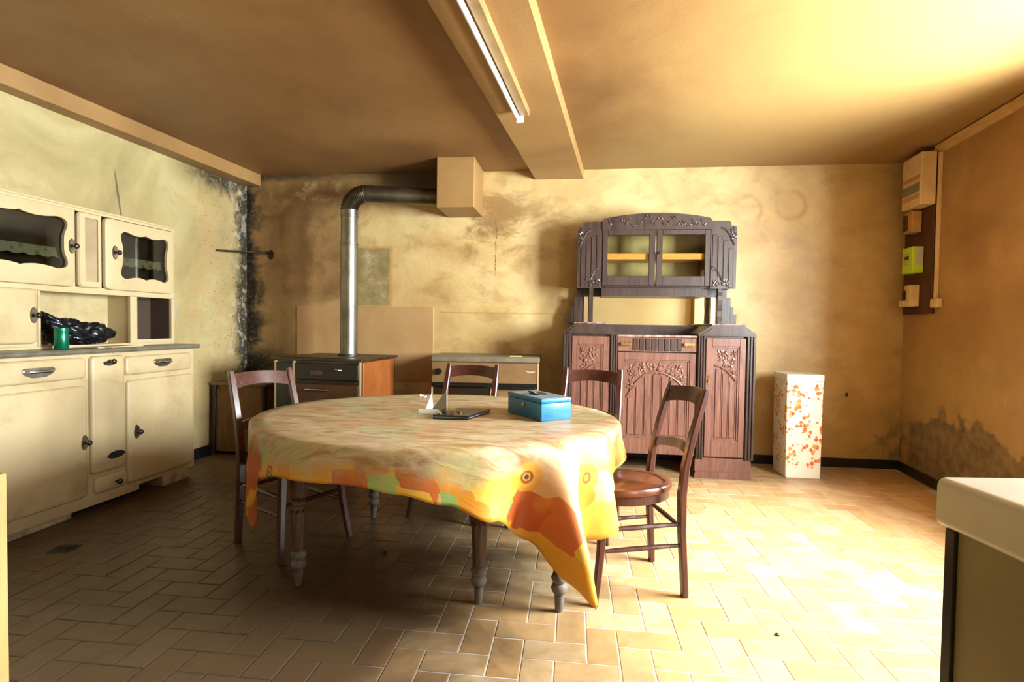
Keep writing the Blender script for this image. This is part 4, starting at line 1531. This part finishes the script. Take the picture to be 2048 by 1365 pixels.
MB().tube([(-.20, -.004, .79), (-.20, -.022, .79), (-.17, -.024, .785), (-.155, -.01, .785)], .005, 6).obj('latch', 'chrome', dr, True)
MB().box(-WS + .20, -.02, -.028, -.012, .685, .702, .003).obj('towel_bar', 'black', stv)
dr = MB().box(-WS + .20, -.02, -.004, .012, .30, .675, .004).obj('oven_door', 'stovebr', stv)
MB().tube([(-.45, -.004, .63), (-.45, -.03, .63), (-.25, -.03, .63), (-.25, -.004, .63)], .007, 8).obj('handle', 'chrome', dr, True)
MB().box(-WS + .20, -.02, -.004, .012, .09, .285, .004).obj('drawer', 'stovebr', stv)
MB().box(-WS + .03, -WS + .175, -.003, .012, .30, .835, .003).obj('fire_door', 'black', stv)
for x in (-WS + .06, -.05):
    for y in (.06, DS - .08):
        MB().cyl((x, y, .031), .02, .062, 'Z', 10).obj('foot', 'black', stv)

# flue pipe
R_ = .071
px, py, pz = -1.385, 4.58, 2.235
pp = thing('flue_pipe', 'steel stove pipe rising from the stove and bending into the flue box', 'pipe', (px, py, .874), 0)
zz = pz - .874
MB().lathe([(R_, 0), (R_, .93), (R_ + .004, .932), (R_ + .004, .945), (R_ - .002, .948), (R_ - .002, 1.16), (R_ + .003, 1.162), (R_ + .003, 1.175), (R_, 1.178), (R_, zz - .14)], n=32).obj('vertical_pipe', 'galv', pp, True, 30)
pts, rr_ = [], []
br = .14
for i in range(25):
    a = RAD(90 * i / 24)
    pts.append((br - br * cos(a), .0, zz - br + br * sin(a)))
    rr_.append(R_ + (.005 if i % 2 else -.003))
MB().tube(pts, rr_, 28).obj('elbow', 'sootpipe', pp, True, 80)
end = Vector((fx0, -.22, 0))
e_ = frame(BACK_O, BACK_R) @ end - Vector((px, py, 0))
MB().tube([(br - .01, 0, zz), (e_.x * .5, e_.y * .5, zz), (e_.x - .004, e_.y, zz)], R_, 28).obj('horizontal_pipe', 'sootpipe', pp, True)
MB().lathe([(R_ + .018, 0), (R_ + .018, .01), (R_ + .002, .014)], n=28).obj('collar', 'stovetop', pp, True)

# thin heat board on the back wall behind the stove
o = put(MB().box(.505, 1.812, -.009, -.001, .62, 1.30, .002).obj('heat_board', 'shield'), BACK_O, BACK_R)
tag(o, 'thin plain orange-brown board fixed to the back wall behind the stove', 'board')

# ================================================================== COOKER
CK_O, CK_R = Vector((-.215, 4.345, 0)), RAD(-3.5)
ck = thing('cooker', 'wide brown enamel range cooker against the back wall, left of the sideboard', 'cooker', CK_O, CK_R)
wx = .435
MB().box(-wx, wx, .02, .47, .05, .86).obj('body', 'cooker', ck)
MB().box(-wx - .005, wx + .005, -.005, .47, .845, .892, .006).obj('lid', plain('cooker_lid', '#7c6f5c', 0.4, 0.2, '#655844', 6), ck)
MB().box(-wx, wx, .0, .02, .675, .84, .004).obj('control_panel', 'cooker', ck)
mb = MB()
for i, x in enumerate((-.375, -.235, -.13, -.04, .06)):
    kb = MB().cyl((x, -.012, .765), .026 if i == 0 else .02, .026, 'Y', 16).box(x - .004, x + .004, -.034, -.02, .745, .785).obj('knob', 'black' if i == 0 else 'chrome', ck, True)
mb.bm.free()
MB().box(-wx, wx, .002, .02, .648, .672).obj('vent_strip', 'black', ck)
dr = MB().box(-wx + .02, .04, .0, .02, .17, .64, .004).obj('oven_door', 'cookerdk', ck)
MB().box(-.33, -.05, -.003, .001, .38, .52).obj('oven_window', 'black', dr)
MB().tube([(-wx + .03, .0, .655), (-wx + .03, -.03, .655), (.03, -.03, .655), (.03, .0, .655)], .009, 8).obj('handle', 'black', dr, True)
dr = MB().box(.07, wx - .015, .0, .02, .17, .64, .004).obj('side_door', 'cooker', ck)
MB().tube([(.09, .0, .642), (.09, -.03, .642), (wx - .03, -.03, .642), (wx - .03, .0, .642)], .011, 8).obj('handle', 'black', dr, True)
MB().box(-wx + .02, wx - .015, .0, .02, .06, .16, .004).obj('drawer', 'cooker', ck)
mb = MB()
for x in (-wx, .046, wx - .012):
    mb.box(x, x + .012, -.004, .02, .06, .64 if x < .3 else .845)
mb.obj('trim', 'cooktrim', ck)
# small cream script mark on the control panel, unreadable in the photograph
mb = MB()
mb.tube([(.335 + .0075 * i, -.001, .772 + .006 * sin(i * 2.4) + (.006 if i == 0 else 0)) for i in range(10)], .0028, 5)
mb.obj('maker_mark', 'white', ck)
for x in (-wx + .05, wx - .05):
    for y in (.06, .40):
        MB().cyl((x, y, .026), .018, .05, 'Z', 10).obj('foot', 'black', ck)
o = MB().box(-.05, .05, -.03, .03, 0, .006, .001).obj('yellow_cloth', plain('yellow_sponge', '#e8d66a', .7))
put(o, Vector((.035, 4.37, .893)), RAD(-3))
tag(o, 'small folded yellow cloth lying on the cooker lid', 'cloth')

# ================================================================== FLORAL BIN
bn = thing('floral_bin', 'tall narrow white bin printed with orange flowers, right of the sideboard', 'bin', (2.25, 4.12, 0), RAD(-6.5))
h_ = .80
mb = MB()
sq = lambda a, b0, b1, z: rrect(-a, a, b0, b1, .012, 3)
mb.loops([[(x, y, z) for x, y in rrect(-a, a, 0, d_, .012, 3)] for a, d_, z in ((.128, .27, .002), (.130, .27, .06), (.134, .28, h_ - .05))])
mb.obj('bin_body', 'floral', bn, True, 40)
mb = MB()
mb.loops([[(x, y - .004, z) for x, y in rrect(-a, a, 0, d_, .014, 3)] for a, d_, z in ((.138, .288, h_ - .048), (.139, .29, h_ - .008), (.134, .285, h_))])
mb.obj('bin_lid', plain('bin_lid_white', '#ded8c8', .35), bn, True, 40)

# ================================================================== WHITE-TOPPED UNIT at right foreground
UN = thing('base_unit', 'cream base unit with thick white top at the right edge, close by', 'cabinet', (.73, .915, 0), 0)
mb = MB()
prf = rrect(0, .70, .818, .90, .014, 4)
mb.loops([[(x, -.62, z) for x, z in prf], [(x, 0, z) for x, z in prf]])
mb.obj('worktop', 'unittop', UN, True, 40)
MB().box(.018, .69, -.60, -.026, .0, .818).obj('side_panel', 'unitside', UN)
MB().box(.012, .69, -.026, -.004, .46, .815, .002).obj('edge_strip', 'black', UN)
MB().box(.012, .69, -.026, -.004, .0, .457, .002).obj('edge_strip', 'black', UN)

# ================================================================== FLUORESCENT LAMP
LA = Vector((.040, 3.262, 2.43))
LB = Vector((-.262, 1.75, 2.43))
lv = LB - LA
Ln = lv.length
lrz = atan2(lv.y, lv.x)
fl = thing('fluorescent_lamp', 'long white fluorescent tube lamp on the underside of the ceiling beam', 'lamp', LA, lrz)
MB().box(.02, Ln - .02, -.005, .050, -.042, .0, .004).obj('lamp_housing', 'lampbody', fl)
MB().cyl((Ln / 2, -.018, -.058), .013, Ln - .05, 'X', 14).obj('tube', 'tube', fl, True)
for x in (.012, Ln - .012):
    MB().box(x - .012, x + .012, -.032, .012, -.074, -.012, .004).obj('lamp_holder', 'tube', fl)

# ================================================================== METER BOARD on the right wall
def rw(s, z, y=0):
    return RF @ Vector((s, y, z))


def wall_thing(name, label, cat, s, z):
    return thing(name, label, cat, rw(s, z), RIGHT_R)


o = put(MB().box(.03, .462, -.022, -.001, 1.275, 2.095, .003).obj('meter_board', 'panelbr'), RIGHT_O, RIGHT_R)
tag(o, 'dark brown wooden meter board on the right wall by the corner', 'board')
fb = wall_thing('fuse_box', 'ivory fuse box with breaker slots at the top of the meter board', 'fuse box', .335, 2.08)
MB().box(-.14, .14, -.125, -.023, 0, .385, .005).obj('housing', 'ivory', fb)
MB().box(-.12, .12, -.129, -.125, .195, .225).obj('cover_strip', 'peach', fb)
MB().box(-.12, .12, -.131, -.125, .10, .165).obj('breaker_window', plain('breaker_window', '#6f7060', .25), fb)
MB().box(-.12, .12, -.129, -.125, .055, .085).obj('cover_strip', 'peach', fb)
br_ = wall_thing('main_breaker', 'old tan breaker box between the fuse box and the lime meter', 'breaker', .225, 1.905)
MB().box(-.06, .065, -.09, -.023, 0, .165, .004).obj('housing', 'peach', br_)
MB().box(-.055, .0, -.102, -.09, .02, .14, .002).obj('front_block', 'panelbr', br_)
MB().cyl((-.03, -.108, .075), .008, .012, 'Y', 10).obj('test_button', 'brass', br_)
mt = wall_thing('electricity_meter', 'lime green electricity meter on the brown board', 'meter', .255, 1.59)
MB().box(-.08, .08, -.10, -.023, 0, .20, .005).obj('housing', 'meterg', mt)
MB().box(-.055, .03, -.1015, -.099, .085, .155).obj('meter_face', plain('meter_face', '#a5b070', .4), mt)
MB().box(-.03, .03, -.104, -.1014, .105, .13).obj('display', plain('meter_display', '#2e332a', .2), mt)
MB().box(-.03, .02, -.1012, -.099, .07, .075).obj('printed_line', plain('meter_print', '#8c5a2e', .4), mt)
MB().box(.08, .0815, -.075, -.027, .06, .195).obj('label_sheet', plain('meter_label', '#b5aa98', .5), mt)
sw = wall_thing('supply_switch', 'ivory supply switch box with black lever at the bottom of the meter board', 'switch', .245, 1.335)
MB().box(-.045, .045, -.088, -.023, 0, .165, .004).obj('housing', 'ivory', sw)
MB().box(-.10, -.03, -.10, -.03, 0, .05, .004).obj('terminal_cover', 'ivory', sw)
MB().box(-.035, -.015, -.108, -.088, .05, .125, .003).obj('lever', 'black', sw)
MB().cyl((-.028, -.112, .135), .008, .012, 'Y', 10).obj('indicator', 'brass', sw)
ct = wall_thing('cable_trunking', 'ivory vertical cable trunking beside the meter board', 'trunking', .492, 1.385)
MB().box(-.014, .014, -.02, 0, 0, 1.06, .002).obj('trunking_channel', 'ivory', ct)
jb = wall_thing('junction_box', 'small square ivory junction box at the foot of the trunking', 'junction box', .515, 1.318)
MB().box(-.045, .05, -.035, 0, 0, .066, .004).obj('housing', 'ivory', jb)
MB().box(-.038, .043, -.039, -.035, .006, .060, .002).obj('box_cover', 'ivory', jb)

# ================================================================== RAIL in the left corner
rl = thing('towel_rail', 'thin dark metal rail across the mouldy back left corner', 'rail', (0, 0, 0), 0)
pa = frame(LEFT_O, LEFT_R) @ Vector((-.42, -.004, 1.76))
pb = frame(BACK_O, BACK_R) @ Vector((.245, -.075, 1.785))
MB().tube([pa, pb], .009, 8).obj('bar', 'iron', rl, True)
q = frame(BACK_O, BACK_R)
mb = MB()
mb.tube([q @ Vector((.245, -.085, 1.785)), q @ Vector((.245, 0, 1.785))], .013, 8)
mb.loops([[q @ Vector((.245 + .022 * cos(a), y, 1.775 + .045 * sin(a))) for a in [2 * pi * i / 14 for i in range(14)]] for y in (-.012, 0)])
mb.obj('bracket', 'iron', rl, True)

# ================================================================== SMALL THINGS ON THE TABLE
bx_o = Vector((.141, 2.492, ZT))
ba = atan2(2.577 - 2.492, .288 - .141)
cb = thing('cash_box', 'blue metal cash box with a folded handle standing on the tablecloth', 'box', bx_o, ba)
LW, LD, LH = .170, .315, .104
# long side runs away to the left-back; box axes: x along the bright end, y along the long dark side
sk = Matrix(((1, 0, 0, 0), (0, 1, 0, 0), (0, 0, 1, 0), (0, 0, 0, 1)))
MB().box(0, LW, 0, LD, 0, LH - .022, .004, 2).obj('box_body', 'blue', cb, True, 40)
MB().box(-.0015, LW + .0015, -.0015, LD + .0015, LH - .021, LH, .005, 2).obj('box_lid', 'blue', cb, True, 40)
MB().box(.006, LW - .006, .006, LD - .006, LH - .001, LH + .0012).obj('lid_top', 'bluetop', cb)
mb = MB().box(.055, .115, .12, .20, LH + .001, LH + .008, .003)
mb.tube([(.06, .135, LH + .006), (.045, .135, LH + .014), (.045, .185, LH + .014), (.06, .185, LH + .006)], .004, 6)
mb.obj('handle', 'badge', cb, True, 40)
MB().cyl((-.003, .16, LH - .045), .012, .005, 'X', 12).obj('lock', 'brass', cb)

sl = thing('black_case', 'flat black case lying on the tablecloth left of the blue box', 'case', (-.283, 2.517, ZT), RAD(-8))
SLW, SLD = .175, .235
qx = .06
pts = [(-.085, 0), (.085, 0), (.085 + qx, SLD), (-.085 + qx, SLD)]
MB().loops([[(x, y, 0) for x, y in pts], [(x, y, .004) for x, y in pts], [(x, y, .016) for x, y in pts], [(x * .985 + .001, y * .99 + .001, .019) for x, y in pts]]).obj('case_body', 'slab', sl)
MB().loops([[(x * 1.005, y - .0008, .0085) for x, y in pts], [(x * 1.005, y - .0008, .0100) for x, y in pts]]).obj('seam', 'greypl', sl)
zc = ZT + .0195
rr2 = random.Random(3)
cm = None
for k in range(16):
    if cm is None:
        o = MB().lathe([(.011, 0), (.0122, .0006), (.0122, .0018), (.011, .0024)], n=12).obj('coin', 'coin')
        cm = o
    else:
        o = cm.copy()
        COL.objects.link(o)
    lay = 0 if k < 9 else (1 if k < 14 else 2)
    o.location = (-.29 + rr2.uniform(-.055, .045) * (1 - .25 * lay), 2.60 + rr2.uniform(-.045, .045) * (1 - .25 * lay), zc + .0012 + lay * .0085)
    o.rotation_euler = (rr2.uniform(-.4, .4) * lay, rr2.uniform(-.4, .4) * lay, rr2.uniform(0, 6))
    tag(o, 'small brown coin in the heap on the flat black case', 'coin', 'coins heaped on the black case')
fc = thing('folded_card', 'folded white card with two upright pointed flaps behind the black case', 'card', (-.39, 2.715, ZT), RAD(-4))
MB().loops([[(-.065, -.055, .001), (.055, -.06, .001), (.06, .07, .001), (-.06, .07, .001)], [(-.065, -.055, .0025), (.055, -.06, .0025), (.06, .07, .0025), (-.06, .07, .0025)]]).obj('card_base', 'white', fc)
MB().loops([[(-.065, -.055, .002), (.035, -.058, .002), (.035, -.060, .024), (-.065, -.057, .024)], [(-.065, -.0535, .002), (.035, -.0565, .002), (.035, -.0585, .024), (-.065, -.0555, .024)]]).obj('front_lip', 'white', fc)
MB().loops([[(-.058, .07, .004), (-.018, .075, .004), (-.030, .085, .088)], [(-.058, .0715, .004), (-.018, .0765, .004), (-.030, .0865, .088)]]).obj('left_flap', 'white', fc)
MB().loops([[(-.018, .045, .010), (.066, -.004, .006), (.062, .004, .112)], [(-.0175, .0465, .010), (.067, -.0025, .006), (.063, .0055, .112)]]).obj('right_flap', plain('shaded_card', '#8f8b78', .6), fc)  # white card seen from its shaded side, shade put into the grey
MB().tube([(.0675, -.003, .004), (.0635, .005, .113)], .0022, 6).tube([(-.018, .045, .008), (.066, -.004, .006)], .003, 6).obj('white_fold_edge', 'white', fc)
for x, y, r_z, lab in ((-.553, 3.32, .4, 'tiny white paper scrap near the far edge of the table, left one'), (-.526, 3.27, 1.2, 'tiny white paper scrap near the far edge of the table, right one')):
    o = MB().loops([[(-.012, -.006, 0), (.011, -.007, 0), (.013, .006, 0), (-.009, .008, 0)], [(-.012, -.006, .004), (.011, -.007, .009), (.013, .006, .005), (-.009, .008, .011)]]).obj('paper_scrap', 'white')
    put(o, (x, y, ZT), r_z)
    tag(o, lab, 'scrap', 'paper scraps on the table')

# floor grating near the dresser, small debris
o = thing('floor_drain', 'small dark square drain cover in the floor near the dresser', 'drain', (-2.22, 2.66, .0012), RAD(4))
MB().box(-.05, .05, -.05, .05, 0, .003, .001).obj('drain_frame', 'black', o)
for i in range(5):
    MB().box(-.042, .042, -.036 + i * .016, -.028 + i * .016, .003, .005).obj('drain_bar', 'black', o)
for k, (x, y, s_, lab) in enumerate(((1.01, 1.99, .008, 'small dark chip of debris on the bright floor tiles right of the chair'), (-.62, 2.66, .014, 'small dark lump of dirt on the floor under the table'))):
    bm = bmesh.new()
    bmesh.ops.create_icosphere(bm, subdivisions=2, radius=s_)
    for v in bm.verts:
        v.co *= 1 + .5 * mnoise.noise(v.co * 120 + Vector((k, 0, 0)))
        v.co.z = max(v.co.z * .5, -s_ * .3)
    me = bpy.data.meshes.new('debris')
    bm.to_mesh(me)
    bm.free()
    me.materials.append(M['black'])
    o = bpy.data.objects.new('debris', me)
    COL.objects.link(o)
    o.location = (x, y, s_ * .3 + .0012)
    tag(o, lab, 'debris')
